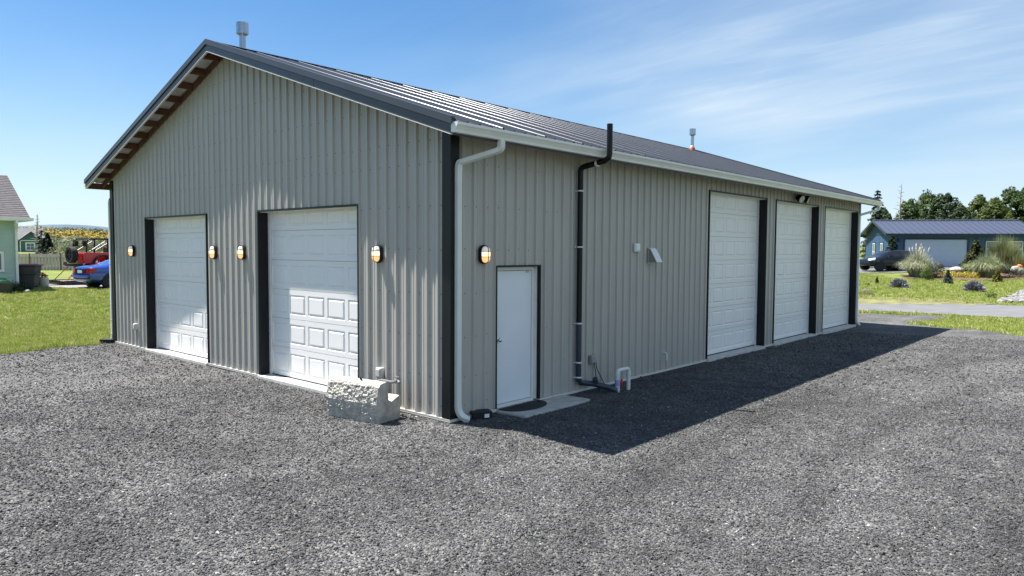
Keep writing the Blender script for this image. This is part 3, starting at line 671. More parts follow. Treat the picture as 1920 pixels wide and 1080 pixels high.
b = MB(); b.box((0.525, 3.475, 0.06), (0.555, 3.505, 0.17)); b.box((0.50, 3.44, 0.105), (0.55, 3.50, 0.125)); b.build('valve_handle', m_red, t, bevel=0.006)
tag(MB().tube([(-.01, 5.76, 0.34), (0.07, 5.76, 0.34), (0.10, 5.765, 0.33), (0.105, 5.77, 0.30), (0.105, 5.77, 0.19)], 0.017, 10).build('drain_elbow', m_pvc, smooth=40), 'small white elbow pipe sticking out low on the shaded wall', 'pipe')

def cover_box(name, label, cat, loc, rz, w, h, d, m, extra=None):
    t = thing(name, label, cat, loc, rz)
    b = MB(); b.box((-w / 2, -d, -h / 2), (w / 2, 0, h / 2)); b.build('housing', m, t, bevel=0.012)
    b = MB(); b.box((-w * .40, -d - .014, -h * .38), (w * .40, -d + .004, h * .36)); b.build('cover', m, t, bevel=0.008)
    return t
cover_box('outlet_box', 'grey outlet box on ribbed wall above the rough stone block', 'outlet box', (-1.512, -0.003, 0.478), 0, 0.125, 0.155, 0.085, m_box)
cover_box('outlet_box', 'small grey outlet box low on wall left of the farther gable door', 'outlet box', (-10.906, -0.003, 0.471), 0, 0.125, 0.15, 0.085, m_box)
t = cover_box('junction_box', 'grey junction box with two cables beside the black drain pipe', 'junction box', (0.021, 3.32, 0.475), R(90), 0.15, 0.15, 0.07, mat('weathered_box', (0.30, 0.30, 0.29), 0.6, 0, 0.3, 12))
for a in ((-.02, .03), (.03, .12)):
    b = MB(); b.tube([(a[0], -.08, -.06), (a[0] + .02, -.09, -.17), (a[0] + a[1] + .02, -.09, -.32), (a[0] + a[1] * 1.6 + .07, -.11, -.50), (a[0] + a[1] * 1.8 + .08, -.12, -.56)], 0.007, 6); b.build('cable', m_trim, t, smooth=60)
t = cover_box('meter_box', 'small white plastic box on shaded wall left of the vent hood', 'wall box', (0.021, 4.69, 2.414), R(90), 0.17, 0.155, 0.05, m_white2)
t = thing('vent_hood', 'white slanted vent hood on the shaded wall', 'vent hood', (0.022, 5.265, 2.265), R(90))
w, h, d = 0.20, 0.25, 0.17
b = MB()
b.prism([(-w / 2, 0, h / 2), (-w / 2, -0.03, h / 2), (-w / 2, -d, -h / 2), (-w / 2, 0, -h / 2)], (0.004, 0, 0)); b.prism([(w / 2 - .004, 0, h / 2), (w / 2 - .004, -0.03, h / 2), (w / 2 - .004, -d, -h / 2), (w / 2 - .004, 0, -h / 2)], (0.004, 0, 0)); b.build('side_cheek', mat('vent_grey', (0.25, 0.25, 0.25), .6), t)
b = MB(); b.prism([(-w / 2 - .004, -0.033, h / 2 + .004), (-w / 2 - .004, -d - .004, -h / 2), (-w / 2 - .004, -d - .014, -h / 2 + .004), (-w / 2 - .004, -0.036, h / 2 + .012), (-w / 2 - .004, 0, h / 2 + .012), (-w / 2 - .004, 0, h / 2 + .004)], (w + .008, 0, 0)); b.build('hood', m_white2, t)
b = MB(); b.box((-w / 2 - .03, -.006, -h / 2 - .03), (w / 2 + .03, 0, h / 2 + .03)); b.build('flange', m_side, t)

# door pad, mat, bait boxes
b = MB(); b.prism([(-0.02, 0.90, -0.2), (0.60, 0.92, -0.2), (0.56, 2.55, -0.2), (-0.02, 2.50, -0.2)], (0, 0, 0.178))
tag(b.build('door_pad', m_conc, bevel=0.012), 'pale concrete pad on the gravel at the entry door', 'concrete pad')
b = MB(); n = 28; poly = [(0.05 + 0.36 * math.sin(math.pi * k / n) ** 0.8, 1.405 - 0.47 * math.cos(math.pi * k / n), -0.018) for k in range(n + 1)]
b.prism(poly, (0, 0, 0.012)); t = tag(b.build('doormat', m_rubber, bevel=0.003), 'black half round rubber doormat on the concrete pad', 'doormat')
for k in range(1, 5):
    f = k / 5.2; q = MB(); q.tube([(0.055 + 0.36 * f * math.sin(math.pi * i / 20) ** .8 + .003, 1.405 - 0.47 * f * math.cos(math.pi * i / 20), -0.004) for i in range(21)], 0.006, 5); q.build('ridge', m_rubber, t)
def bait(loc, rz, label, lab):
    t = thing('bait_box', label, 'bait box', loc, rz)
    b = MB(); b.prism([(-.13, -.09, 0), (.13, -.09, 0), (.145, -.10, .085), (-.145, -.10, .085)], (0, .19, 0)); b.build('tray', m_rubber, t, bevel=.006)
    b = MB(); b.box((-.15, -.105, .086), (.15, .1, .105)); b.build('lid', m_rubber, t, bevel=.006)
    if lab:
        b = MB(); b.box((0.03, -.1035, .022), (.10, -.0975, .075)); b.build('sticker', m_white2, t)
    return t
bait((0.10, 0.50, -0.055), R(62), 'black bait box with white sticker beside the nearest downspout', True)
bait((-12.42, -0.16, -0.055), R(40), 'plain black bait box at the foot of the far gable corner', False)

# ------------------------------------------------------------------ rough cast stone block and grey pipe beside it
t = thing('stone_block', 'rough faced pale concrete block standing before the gable wall', 'concrete block', (-1.19, -0.80, -0.075), R(9))
poly = [(0.02, -0.05), (-0.02, 0.28), (0.02, 0.51), (0.06, 0.555), (0.18, 0.575), (0.205, 0.56), (0.225, 0.27), (0.24, 0.262), (0.45, 0.345), (0.465, 0.335), (0.465, -0.05)]
bm = bmesh.new(); nseg = 96; HWB = 0.50
def prof_pts():
    out = []
    L_ = [Vector((a, c)) for a, c in poly]
    for i in range(len(L_) - 1):
        k = max(1, int((L_[i + 1] - L_[i]).length / 0.011)) if i < 4 else max(1, int((L_[i + 1] - L_[i]).length / 0.04))
        for q in range(k): out.append(L_[i].lerp(L_[i + 1], q / k))
    out.append(L_[-1]); return out
PPts = prof_pts(); rows = []
from mathutils import noise as MN
for i in range(nseg + 1):
    x = -HWB + 2 * HWB * i / nseg; row = []
    for p in PPts:
        y, z = p.x, p.y; v = Vector((x, y, z))
        front = max(0.0, min(1.0, (0.10 - y) / 0.08))
        edge = min(1.0, (HWB - abs(x)) / 0.05 + 0.25)
        nn = MN.fractal(v * 7.0, 0.9, 2.1, 5) * 0.009 + MN.fractal(v * 30.0, 0.6, 2.1, 4) * 0.010 + MN.noise(v * 3.0) * 0.006
        cell_ = MN.cell(v * 14.0) * 0.005
        o_ = (nn + cell_) * front * edge + MN.fractal(v * 14, 1, 2, 3) * 0.003
        row.append(bm.verts.new((x + MN.noise(v * 5) * 0.006 * (1 if abs(x) > HWB - .03 else 0), y - o_ * 1.0, z + o_ * 0.35)))
    rows.append(row)
for i in range(nseg):
    for j in range(len(PPts) - 1): bm.faces.new((rows[i][j], rows[i + 1][j], rows[i + 1][j + 1], rows[i][j + 1]))
for r_ in (rows[0], rows[-1]): bm.faces.new(r_)
bmesh.ops.triangulate(bm, faces=[f for f in bm.faces if len(f.verts) > 4]); bmesh.ops.recalc_face_normals(bm, faces=bm.faces)
me = bpy.data.meshes.new('block_body'); bm.to_mesh(me); bm.free(); me.materials.append(m_rock); o = bpy.data.objects.new('block_body', me); COL.objects.link(o); o.parent = t
b = MB(); b.tube([(0.10, 0.10, .555), (0.09, 0.11, .605), (0.05, 0.13, .615), (0.03, 0.14, .555)], 0.010, 8); b.build('lifting_loop', m_trim, t, smooth=60)
t = thing('spigot_pipe', 'grey bent spigot pipe poking out from behind the stone block', 'pipe', (0, 0, 0))
b = MB(); b.tube([(-1.36, -0.20, -.1), (-1.36, -0.20, 0.35), (-1.33, -.21, 0.40), (-1.25, -.22, 0.415), (-0.93, -.28, 0.435), (-.80, -.30, 0.465)], 0.022, 10); b.build('pipe', mat('grey_pipe_paint', (0.13, 0.135, 0.14), 0.6), t, smooth=50)
b = MB(); b.tube([(-.83, -.30, 0.458), (-.74, -.32, 0.49)], [.03, .03], 10); b.tube([(-.76, -.315, .485), (-.70, -.33, .46)], [.024, .02], 10); b.build('spout', mat('grey_pipe_paint', (0.13, 0.135, 0.14), 0.6), t, smooth=50)
b = MB(); b.tube([(-.78, -.31, .49), (-.78, -.31, .53)], .008, 6); b.tube([(-.83, -.31, .532), (-.73, -.31, .532)], .010, 6); b.build('tap_handle', mat('grey_pipe_paint', (0.13, 0.135, 0.14), 0.6), t, smooth=50)

# ------------------------------------------------------------------ surveying frame: metres to the right of / ahead of the survey mast
RH = Vector((rt.x, rt.y, 0)).normalized(); FH = Vector((fw.x, fw.y, 0)).normalized(); MAST = Vector((7.236, -6.8173, 0))
def V(lat, dep, z=None, dz=0.0):
    p = MAST + RH * lat + FH * dep
    return Vector((p.x, p.y, (gz(p.x, p.y) if z is None else z) + dz))
def heading(lat, dep):   # z rotation that turns local +X into this direction
    d = RH * lat + FH * dep; return math.atan2(d.y, d.x)
A_RIGHT = heading(1, 0)

# ------------------------------------------------------------------ foliage
def leaf_mesh(name, P, Nn, size, aspect=0.6, fold=0.0):
    P = np.asarray(P, float); n = len(P); Nn = np.asarray(Nn, float) + rng.normal(0, 0.35, (n, 3)); Nn /= np.linalg.norm(Nn, axis=1)[:, None] + 1e-9
    a = rng.normal(0, 1, (n, 3)); t = a - (a * Nn).sum(1)[:, None] * Nn; t /= np.linalg.norm(t, axis=1)[:, None] + 1e-9; b = np.cross(Nn, t)
    s = (np.asarray(size) * np.ones(n) * rng.uniform(0.6, 1.3, n))[:, None]
    v = np.stack([P - t * s, P + b * s * aspect * .6, P + t * s, P - b * s * aspect * .6], 1).reshape(-1, 3)
    me = bpy.data.meshes.new(name); f = np.arange(4 * n).reshape(-1, 4)
    me.vertices.add(4 * n); me.vertices.foreach_set('co', v.ravel()); me.loops.add(4 * n); me.loops.foreach_set('vertex_index', f.ravel())
    me.polygons.add(n); me.polygons.foreach_set('loop_start', np.arange(0, 4 * n, 4)); me.update(calc_edges=True); return me
def mobj(name, me, m, parent=None):
    me.materials.append(m); o = bpy.data.objects.new(name, me); COL.objects.link(o)
    if parent: o.parent = parent
    return o
def blob(c, r, n, squash=0.7, shell=0.55):
    d = rng.normal(0, 1, (n, 3)); d /= np.linalg.norm(d, axis=1)[:, None]; rad = (shell + (1 - shell) * rng.random(n) ** 0.7)[:, None]
    r = np.array(r if hasattr(r, '__len__') else (r, r, r * squash)); return np.asarray(c) + d * rad * r, d
def trunk_mb(h, r0, r1, lean=(0, 0), seg=8, limbs=0):
    b = MB(); pts = [(lean[0] * (k / 5) ** 1.4, lean[1] * (k / 5) ** 1.4, h * k / 5 - (0.1 if k == 0 else 0)) for k in range(6)]
    b.tube(pts, [r0 * (1 - k / 5) + r1 * k / 5 for k in range(6)], seg)
    for _ in range(limbs):
        k = random.uniform(.3, .9); a = random.uniform(0, 6.28); L_ = h * random.uniform(.12, .28) * (1.3 - k); q = Vector((lean[0] * k ** 1.4, lean[1] * k ** 1.4, h * k)); e = q + Vector((math.cos(a) * L_, math.sin(a) * L_, L_ * random.uniform(.1, .6)))
        b.tube([q, q.lerp(e, .5) + Vector((0, 0, -.04 * L_)), e], [r0 * .35 * (1 - k) + .02, r0 * .2 * (1 - k) + .015, .01], 5)
    return b
m_bark = mat('bark', (0.11, 0.085, 0.07), 0.9, 0, 0.3, 3, 0.5, 10)
m_deadbark = mat('dead_bark', (0.30, 0.27, 0.25), 0.9, 0, 0.25, 3)
m_cyp = leafmat('cypress_leaf', (0.024, 0.055, 0.016), (0.085, 0.135, 0.034), vscale=0.5)
m_cyp2 = leafmat('dark_cypress_leaf', (0.020, 0.044, 0.018), (0.062, 0.10, 0.036), vscale=0.5)
m_cyp3 = leafmat('bright_cypress_leaf', (0.060, 0.095, 0.018), (0.125, 0.16, 0.036), vscale=0.5)
m_spr = leafmat('spruce_needle', (0.030, 0.050, 0.034), (0.065, 0.088, 0.060), vscale=0.6)
def cypress(loc, h, w, m, label, n_lumps=40, per=260, leaf=0.17, group='cypress trees beyond the blue garage'):
    t = thing('cypress_tree', label, 'tree', loc, 0, group)
    Ps, Ns = [], []
    for k in range(n_lumps):
        f = (k + 0.5) / n_lumps; z = h * (0.10 + 0.86 * f); wr = w * (1 - f ** 2.8) ** 0.55 * (0.75 + 0.25 * min(1, f * 4)); a = k * 2.399 + random.uniform(-.5, .5); q = random.uniform(0.35, 0.95)
        lr = w * random.uniform(0.26, 0.46) * (1 - 0.45 * f); c = (math.cos(a) * (wr - lr * .5) * q, math.sin(a) * (wr - lr * .5) * q, z - lr * 0.1)
        p, d = blob(c, (lr, lr, lr * 0.62), per); p[:, 2] -= 0.25 * np.hypot(p[:, 0] - c[0], p[:, 1] - c[1]); Ps.append(p); d = d.copy(); d[:, 2] += 0.5; Ns.append(d)
        p, d = blob((c[0] * 1.12, c[1] * 1.12, z + lr * .35), (lr * .6, lr * .6, lr * .5), per // 4); Ps.append(p); Ns.append(d)
    mobj('crown', leaf_mesh('crown', np.concatenate(Ps), np.concatenate(Ns), leaf), m, t)
    trunk_mb(h * 0.85, w * 0.13, 0.05, limbs=8).build('trunk', m_bark, t); return t
def spruce(loc, h, w, label, sparse=0.5, group=None, cat='tree', m=None, leaf=0.16, name='spruce_tree', per=60, lev=None, inner=0.0):
    t = thing(name, label, cat, loc, 0, group); Ps, Ns = [], []; b = trunk_mb(h, w * 0.10, 0.015)
    z = h * 0.06; lv = 0
    while z < h * 0.98:
        f = z / h; L_ = w * (1 - f) ** 0.85 + 0.04 * w; nb = max(4, int(8 * (1 - f) + 3))
        for k in range(nb):
            if random.random() > sparse + 0.3 and f < .9: continue
            a = k * 6.283 / nb + lv * 0.7 + random.uniform(-.25, .25); l = L_ * random.uniform(.65, 1.1)
            s = rng.random(per) ** 0.7 * (1 - inner) + inner; side = rng.normal(0, 0.12, per) * l * (1.1 - s); drop = -0.30 * l * s ** 1.3 + rng.normal(0, 0.045 * l + .01, per)
            x = np.cos(a) * l * s - np.sin(a) * side; y = np.sin(a) * l * s + np.cos(a) * side
            Ps.append(np.stack([x, y, z + drop + 0.1 * l], 1)); nn = np.tile([math.cos(a) * .3, math.sin(a) * .3, 1.0], (per, 1)); Ns.append(nn)
            if leaf > .1: b.tube([(0, 0, z + .1 * l), (math.cos(a) * l * .5, math.sin(a) * l * .5, z), (math.cos(a) * l, math.sin(a) * l, z - .2 * l)], [.025, .018, .006], 4)
        z += h / (lev or 17) * (1.1 - 0.5 * f); lv += 1
    mobj('crown', leaf_mesh('crown', np.concatenate(Ps), np.concatenate(Ns), leaf), m or m_spr, t); b.build('trunk', m_bark, t); return t
def snag(loc, h, label, group=None):
    t = thing('dead_tree', label, 'dead tree', loc); b = trunk_mb(h, 0.16, 0.02, (0.15, 0.1)); b.build('trunk', m_deadbark, t); c = MB()
    for k in range(34):
        f = 0.3 + 0.68 * k / 34; a = k * 2.4; l = h * .17 * (1.15 - f) * random.uniform(.6, 1.3); q = Vector((0.15 * f, 0.1 * f, h * f)); e = q + Vector((math.cos(a) * l, math.sin(a) * l, l * random.uniform(-.1, .5)))
        c.tube([q, q.lerp(e, .55) + Vector((0, 0, .06 * l)), e], [.035, .025, .012], 4)
        for _ in range(2): e2 = q.lerp(e, .6) + Vector((random.uniform(-.3, .3), random.uniform(-.3, .3), random.uniform(0, .35))) * l; c.tube([q.lerp(e, .55), e2], [.02, .010], 4)
    c.build('branch', m_deadbark, t)['kind'] = 'stuff'; return t
def bush(name, label, cat, loc, blobs, m, leaf=0.05, n=900, group=None, stem=True):
    t = thing(name, label, cat, loc, random.uniform(0, 6), group); Ps, Ns = [], []
    tot = sum(b_[3] ** 2 for b_ in blobs)
    for (x, y, z, r, q) in blobs:
        k = int(n * r * r / tot); p, d = blob((x, y, z), (r, r, r * q), k, shell=0.6); d = d.copy(); d[:, 2] += .25; ok = p[:, 2] > 0.0; Ps.append(p[ok]); Ns.append(d[ok])
    mobj('foliage', leaf_mesh('foliage', np.concatenate(Ps), np.concatenate(Ns), leaf), m, t)
    if stem:
        b = MB(); r = max(b_[3] for b_ in blobs)
        for k in range(5): a = k * 1.257; b.tube([(0, 0, -.08), (math.cos(a) * r * .2, math.sin(a) * r * .2, r * .3), (math.cos(a) * r * .55, math.sin(a) * r * .55, r * .8)], [.03 * r + .008, .02 * r + .006, .004], 5)
        b.build('stem', m_bark, t)
    return t
def fountain(name, label, cat, loc, h, w, n, m, wid=0.02, group=None, up_=-0.35, tips=None, droop=1.4):
    t = thing(name, label, cat, loc, 0, group); a = rng.uniform(0, 6.283, n); l = rng.uniform(0.55, 1.1, n); sp = rng.random(n) ** 0.6; seg = 5
    dx, dy = np.cos(a), np.sin(a); r0 = rng.random(n) * w * 0.34; V_ = []
    for k in range(seg + 1):
        s = k / seg; r = r0 + w * sp * l * s ** (1.2 + up_); z = h * l * (1.28 * s - droop * 0.62 * (sp + .15) * s ** 2.4); ww = wid * (1 - s * 0.92) * 0.5
        cx, cy = dx * r, dy * r; V_.append(np.stack([cx - dy * ww, cy + dx * ww, z], 1)); V_.append(np.stack([cx + dy * ww, cy - dx * ww, z], 1))
    v = np.stack(V_, 1).reshape(-1, 3); nv = 2 * (seg + 1); f = []
    base = (np.arange(n) * nv)[:, None]
    q = np.array([[2 * k, 2 * k + 1, 2 * k + 3, 2 * k + 2] for k in range(seg)]).ravel()
    f = (base + q[None]).ravel()
    me = bpy.data.meshes.new('blades'); me.vertices.add(len(v)); me.vertices.foreach_set('co', v.ravel()); me.loops.add(len(f)); me.loops.foreach_set('vertex_index', f); me.polygons.add(len(f) // 4); me.polygons.foreach_set('loop_start', np.arange(0, len(f), 4)); me.update(calc_edges=True)
    mobj('blades', me, m, t)
    if tips:
        p = []; 
        for _ in range(tips): aa = random.uniform(0, 6.28); rr = w * random.uniform(.1, .6); p.append((math.cos(aa) * rr, math.sin(aa) * rr, h * random.uniform(.95, 1.22)))
        b = MB()
        for q_ in p: b.tube([(q_[0] * .3, q_[1] * .3, h * .5), (q_[0] * .9, q_[1] * .9, q_[2] - .25)], .007, 4); b.tube([(q_[0] * .9, q_[1] * .9, q_[2] - .28), (q_[0], q_[1], q_[2] - .1), (q_[0] * 1.05, q_[1] * 1.05, q_[2] + .05)], [.015, .04, .006], 6)
        b.build('plume', mat('plume', (.55, .50, .42), .9), t)['kind'] = 'stuff'
    return t

# conifers beyond the blue garage (lat = metres right, dep = metres ahead)
def LA(px, D): return (px - 960) / 1347.0 * D
def top_h(py, D, px, z0): return 2.36 + D * (469 + 0.006 * (px - 960) - py) / 1347.0 - z0
for px, py, D, wpx, mm, lab in [
    (1652, 392, 88, 48, m_cyp2, 'low dark cypress at the end of the metal building, under the thin spruce'),
    (1700, 376, 92, 52, m_cyp, 'green cypress just right of the bare dead tree'),
    (1732, 361, 94, 66, m_cyp, 'tall rounded cypress above the left half of the wide garage door'),
    (1768, 363, 92, 60, m_cyp2, 'darkest tall cypress above the right half of the wide garage door'),
    (1797, 386, 84, 46, m_cyp2, 'low drooping cypress filling the dip in the tree row'),
    (1832, 367, 92, 58, m_cyp3, 'yellow green cypress right of the dip in the tree row'),
    (1862, 372, 88, 56, m_cyp3, 'broad bright cypress behind the tall broom shrub'),
    (1890, 354, 92, 64, m_cyp, 'tall cypress above the white framed window nearest the frame edge'),
    (1922, 350, 90, 60, m_cyp, 'tallest cypress, cut off by the right edge of the photo')]:
    p = V(LA(px, D), D); h = top_h(py, D, px, p.z); cypress(p, h, wpx * D / 1347 * 0.80, mm, lab)
p = V(LA(1641, 84), 84); spruce(p, top_h(355, 84, 1641, p.z), 2.3, 'thin ragged spruce rising behind the metal building end', 0.62, m=m_spr, leaf=0.17, per=70, lev=15)
p = V(LA(1682, 86), 86); snag(p, top_h(346, 86, 1682, p.z), 'bare grey dead tree standing among the cypresses')

# ------------------------------------------------------------------ blue garage across the road
m_blue = mat('blue_board_paint', (0.036, 0.092, 0.180), 0.65, 0, 0.12, 2); m_bluetrim = mat('navy_trim_paint', (0.018, 0.032, 0.055), 0.6)
m_broof = mat('blue_steel_roof', (0.052, 0.062, 0.098), 0.40, 0, 0.08, 1, spec=0.6); m_bdoor = mat('pale_garage_door', (0.46, 0.53, 0.66), 0.5, 0, 0.03, 2)
m_pane = mat('window_pane', (0.10, 0.14, 0.17), 0.08, 0, spec=0.8)
g0 = Vector((-8.43, 55.64, 1.02)); gr = math.atan2(5.26, 8.58); GW, GD, GHt = 10.05, 6.3, 2.86
gar = thing('blue_garage', 'blue board garage with blue steel roof across the road', 'garage', g0, gr)
b = MB(); b.box((0, 0.0, -0.3), (1.06, 0.12, GHt)); b.box((5.56, 0, -.3), (GW, 0.12, GHt)); b.box((1.06, 0, 2.34), (5.56, 0.12, GHt)); b.box((GW - .12, .12, -.3), (GW, GD, GHt)); b.box((.12, GD - .12, -.3), (GW - .12, GD, GHt))
b.prism([(0, 0.121, -.3), (0, GD, -.3), (0, GD, GHt), (0, GD / 2, GHt + 1.0), (0, 0.121, GHt)], (.12, 0, 0)); b.prism([(GW - .12, 0, GHt + .001), (GW - .12, GD, GHt + .001), (GW - .12, GD / 2, GHt + 1.0)], (.12, 0, 0))
b.build('wall', m_blue, gar)
b = MB(); x = 0.2
while x < GW:
    if not (0.95 < x < 5.65): b.box((x - .025, -.02, -.25), (x + .025, -.0005, GHt - .02))
    x += 0.305
y = 0.25
while y < GD: b.box((-.02, y - .025, -.25), (-.0005, y + .025, GHt + 1.0 * (1 - abs(y - GD / 2) / (GD / 2)) - .03)); y += 0.305
b.build('batten', m_blue, gar)['kind'] = 'stuff'
b = MB(); b.box((-.035, -.035, -.25), (.06, -.021, GHt - .02)); b.box((-.036, -.02, -.25), (-.021, .06, GHt - .02)); b.box((-.04, .2, GHt - .1), (-.022, GD - .2, GHt + .08)); b.build('trim_board', m_bluetrim, gar)
b = MB(); b.box((0.95, -.03, -.05), (1.06, .10, 2.45)); b.box((5.56, -.03, -.05), (5.67, .10, 2.45)); b.box((1.06, -.03, 2.34), (5.56, .10, 2.45)); b.build('door_trim', m_bluetrim, gar)
gd = MB(); gd.box((1.06, 0.101, -.25), (5.56, 0.115, .05)); gdo = gd.build('garage_door', m_conc, gar)
for k in range(5):
    b = MB(); z = 0.055 + k * 0.457; b.box((1.062, 0.06, z), (5.558, 0.10, z + .452))
    for q in range(3): b.box((1.08, 0.052, z + .04 + q * .135), (5.54, 0.0595, z + .145 + q * .135))
    b.build('door_section', m_bdoor, gdo)
SLg = 0.325; ovg = 0.40
for sg in (-1, 1):
    n = 24; x0 = -.45; wd = (GW + .9) / n; me0 = None
    for k in range(n):
        b = MB(); yr = GD / 2; ye = yr + sg * (GD / 2 + ovg); ze = GHt + 1.09 - SLg * (GD / 2 + ovg); zr = GHt + 1.09
        if me0 is None:
            b.prism([(0, yr, zr), (0, ye, ze), (0, ye, ze - .02), (0, yr, zr - .02)], (wd - .002, 0, 0)); b.prism([(0, yr, zr + .0005), (0, ye, ze + .0005), (0, ye, ze + .045), (0, yr, zr + .045)], (.035, 0, 0)); me0 = b.mesh('roof_panel'); me0.materials.append(m_broof)
        o = bpy.data.objects.new('roof_panel', me0); COL.objects.link(o); o.parent = gar; o.location = (x0 + k * wd, 0, 0)
    b = MB(); b.box((x0, min(ye, ye + sg * .03), ze - .16), (x0 + wd * n, max(ye, ye + sg * .03), ze - .005)); b.build('eave_board', m_bluetrim, gar)
    for xx in (x0 - .03, x0 + wd * n): b = MB(); b.prism([(xx, GD / 2, zr + .05), (xx, ye, ze + .05), (xx, ye, ze - .15), (xx, GD / 2, zr - .15)], (.03, 0, 0)); b.build('rake_trim', m_bluetrim, gar)
b = MB()
for sg in (-1, 1): b.prism([(x0 - .02, GD / 2, zr + .052), (x0 - .02, GD / 2 + sg * .16, zr + .052 - SLg * .16), (x0 - .02, GD / 2 + sg * .16, zr + .047 - SLg * .16 + .012), (x0 - .02, GD / 2, zr + .075)], (wd * n + .04, 0, 0))
b.build('ridge_cap', m_bluetrim, gar)
def gwin(parent, x, y, z, w, h, along, mull, tr=m_bluetrim, fr=m_white2):
    def bx(a0, a1, d0, d1, z0, z1): return ((a0, d0, z0), (a1, d1, z1)) if along == 'x' else ((d0, a0, z0), (d1, a1, z1))
    e = -1; b = MB(); c = x if along == 'x' else y; d = y if along == 'x' else x
    b.box(*bx(c - .09, c + w + .09, d - .04, d - .021, z - .09, z)); b.box(*bx(c - .09, c + w + .09, d - .04, d - .021, z + h, z + h + .09)); b.box(*bx(c - .09, c, d - .04, d - .021, z, z + h)); b.box(*bx(c + w, c + w + .09, d - .04, d - .021, z, z + h)); o = b.build('window', tr, parent)
    b = MB(); t_ = .05
    b.box(*bx(c, c + w, d - .036, d - .01, z, z + t_)); b.box(*bx(c, c + w, d - .036, d - .01, z + h - t_, z + h)); b.box(*bx(c, c + t_, d - .036, d - .01, z + t_, z + h - t_)); b.box(*bx(c + w - t_, c + w, d - .036, d - .01, z + t_, z + h - t_))
    if mull in ('h', 'x'): b.box(*bx(c + t_, c + w - t_, d - .034, d - .011, z + h / 2 - .02, z + h / 2 + .02))
    if mull in ('v', 'x'): b.box(*bx(c + w / 2 - .02, c + w / 2 + .02, d - .0335, d - .0105, z + t_, z + h - t_))
    b.build('frame', fr, o)
    b = MB(); b.box(*bx(c + t_, c + w - t_, d - .026, d - .012, z + t_, z + h - t_)); b.build('pane', m_pane, o)
    return o
gwin(gar, 0, 1.75, .62, .62, 1.45, 'y', 'h'); gwin(gar, 0, 3.75, .62, .62, 1.45, 'y', 'h')
gwin(gar, 6.85, 0, 1.02, 1.05, 1.2, 'x', 'h'); gwin(gar, 8.4, 0, 1.02, 1.05, 1.2, 'x', 'h')
for xx in (0.55, 6.15): b = MB(); b.box((xx - .06, -.13, 2.15), (xx + .06, -.0205, 2.42)); b.build('porch_light', m_trim, gar)

# ------------------------------------------------------------------ cars
def tyre_set(parent, x, y, r, w, face, spokes=5, rimc=None):
    """wheel with its axle along local y; face = +1/-1 outer side"""
    wn = bpy.data.objects.new('wheel', bpy.data.meshes.new('wheel')); 
    b = MB(); b.lathe([(r * .62, -w / 2), (r * .93, -w / 2), (r, -w * .36), (r, w * .36), (r * .93, w / 2), (r * .62, w / 2)], (0, 0, 0), 22, 'y', cap=False); wn = b.build('wheel', m_rubber, parent, smooth=35); wn.location = (x, y, r)
    c = MB(); o = face * w * 0.36; c.lathe([(r * .63, -w * .3), (r * .64, w * .40), (r * .58, w * .42), (r * .57, -w * .3)], (0, 0, 0), 22, 'y', cap=False)
    for k in range(spokes):
        a = 6.283 * k / spokes; c.bar((0, o, 0), (math.cos(a) * r * .6, o, math.sin(a) * r * .6), .05, r * .16, 0, (0, 1, 0))
    c.lathe([(r * .16, o - .02), (r * .16, o + .02)], (0, 0, 0), 10, 'y'); c.build('rim', rimc or mat('dark_alloy', (.05, .05, .055), .35, .6), wn)
    return wn
def car_body(st, paint, parent):
    """st: (x, z_sill, z_mid, z_belt, half width, z_top, half width of roof)"""
    n = 13; b = MB()
    def sec(s):
        x, zs, zm, zb, w, zt, wt = s
        h = [(w * .80, zs), (w * .97, zs + .10), (w, zm), (w * .965, zb), (wt + .03, zt - .06), (wt * .8, zt - .012), (0, zt)]
        return [(x, -a, c) for a, c in h] + [(x, a, c) for a, c in reversed(h[:-1])]
    for s in st: b.v += sec(s)
    N_ = len(st); b.f = [(i * n + k, i * n + k + 1, (i + 1) * n + k + 1, (i + 1) * n + k) for i in range(N_ - 1) for k in range(n - 1)] + [(i * n + n - 1, i * n, (i + 1) * n, (i + 1) * n + n - 1) for i in range(N_ - 1)]
    b.f += [tuple(range(n)), tuple(range((N_ - 1) * n, N_ * n))]; b.mi = [0] * len(b.f)
    o = b.build('body', paint, parent, smooth=70); m = o.modifiers.new('smooth', 'SUBSURF'); m.levels = 2; m.render_levels = 2
    return o, sec
def patch(name, q, parent, m, off, sub=4, inset=(0.06, 0.94, 0.08, 0.92)):
    q = [Vector(v) for v in q]; nrm = (q[1] - q[0]).cross(q[3] - q[0]).normalized(); cen = sum(q, Vector()) / 4
    if nrm.dot(off) < 0: nrm = -nrm
    b = MB(); u0, u1, v0, v1 = inset; P_ = []
    for (u, v) in ((u0, v0), (u1, v0), (u1, v1), (u0, v1)): P_.append(q[0].lerp(q[1], u).lerp(q[3].lerp(q[2], u), v) + nrm * .004)
    b.prism([p_ - nrm * .05 for p_ in P_], nrm * .05); return b.build(name, m, parent, bevel=.004)
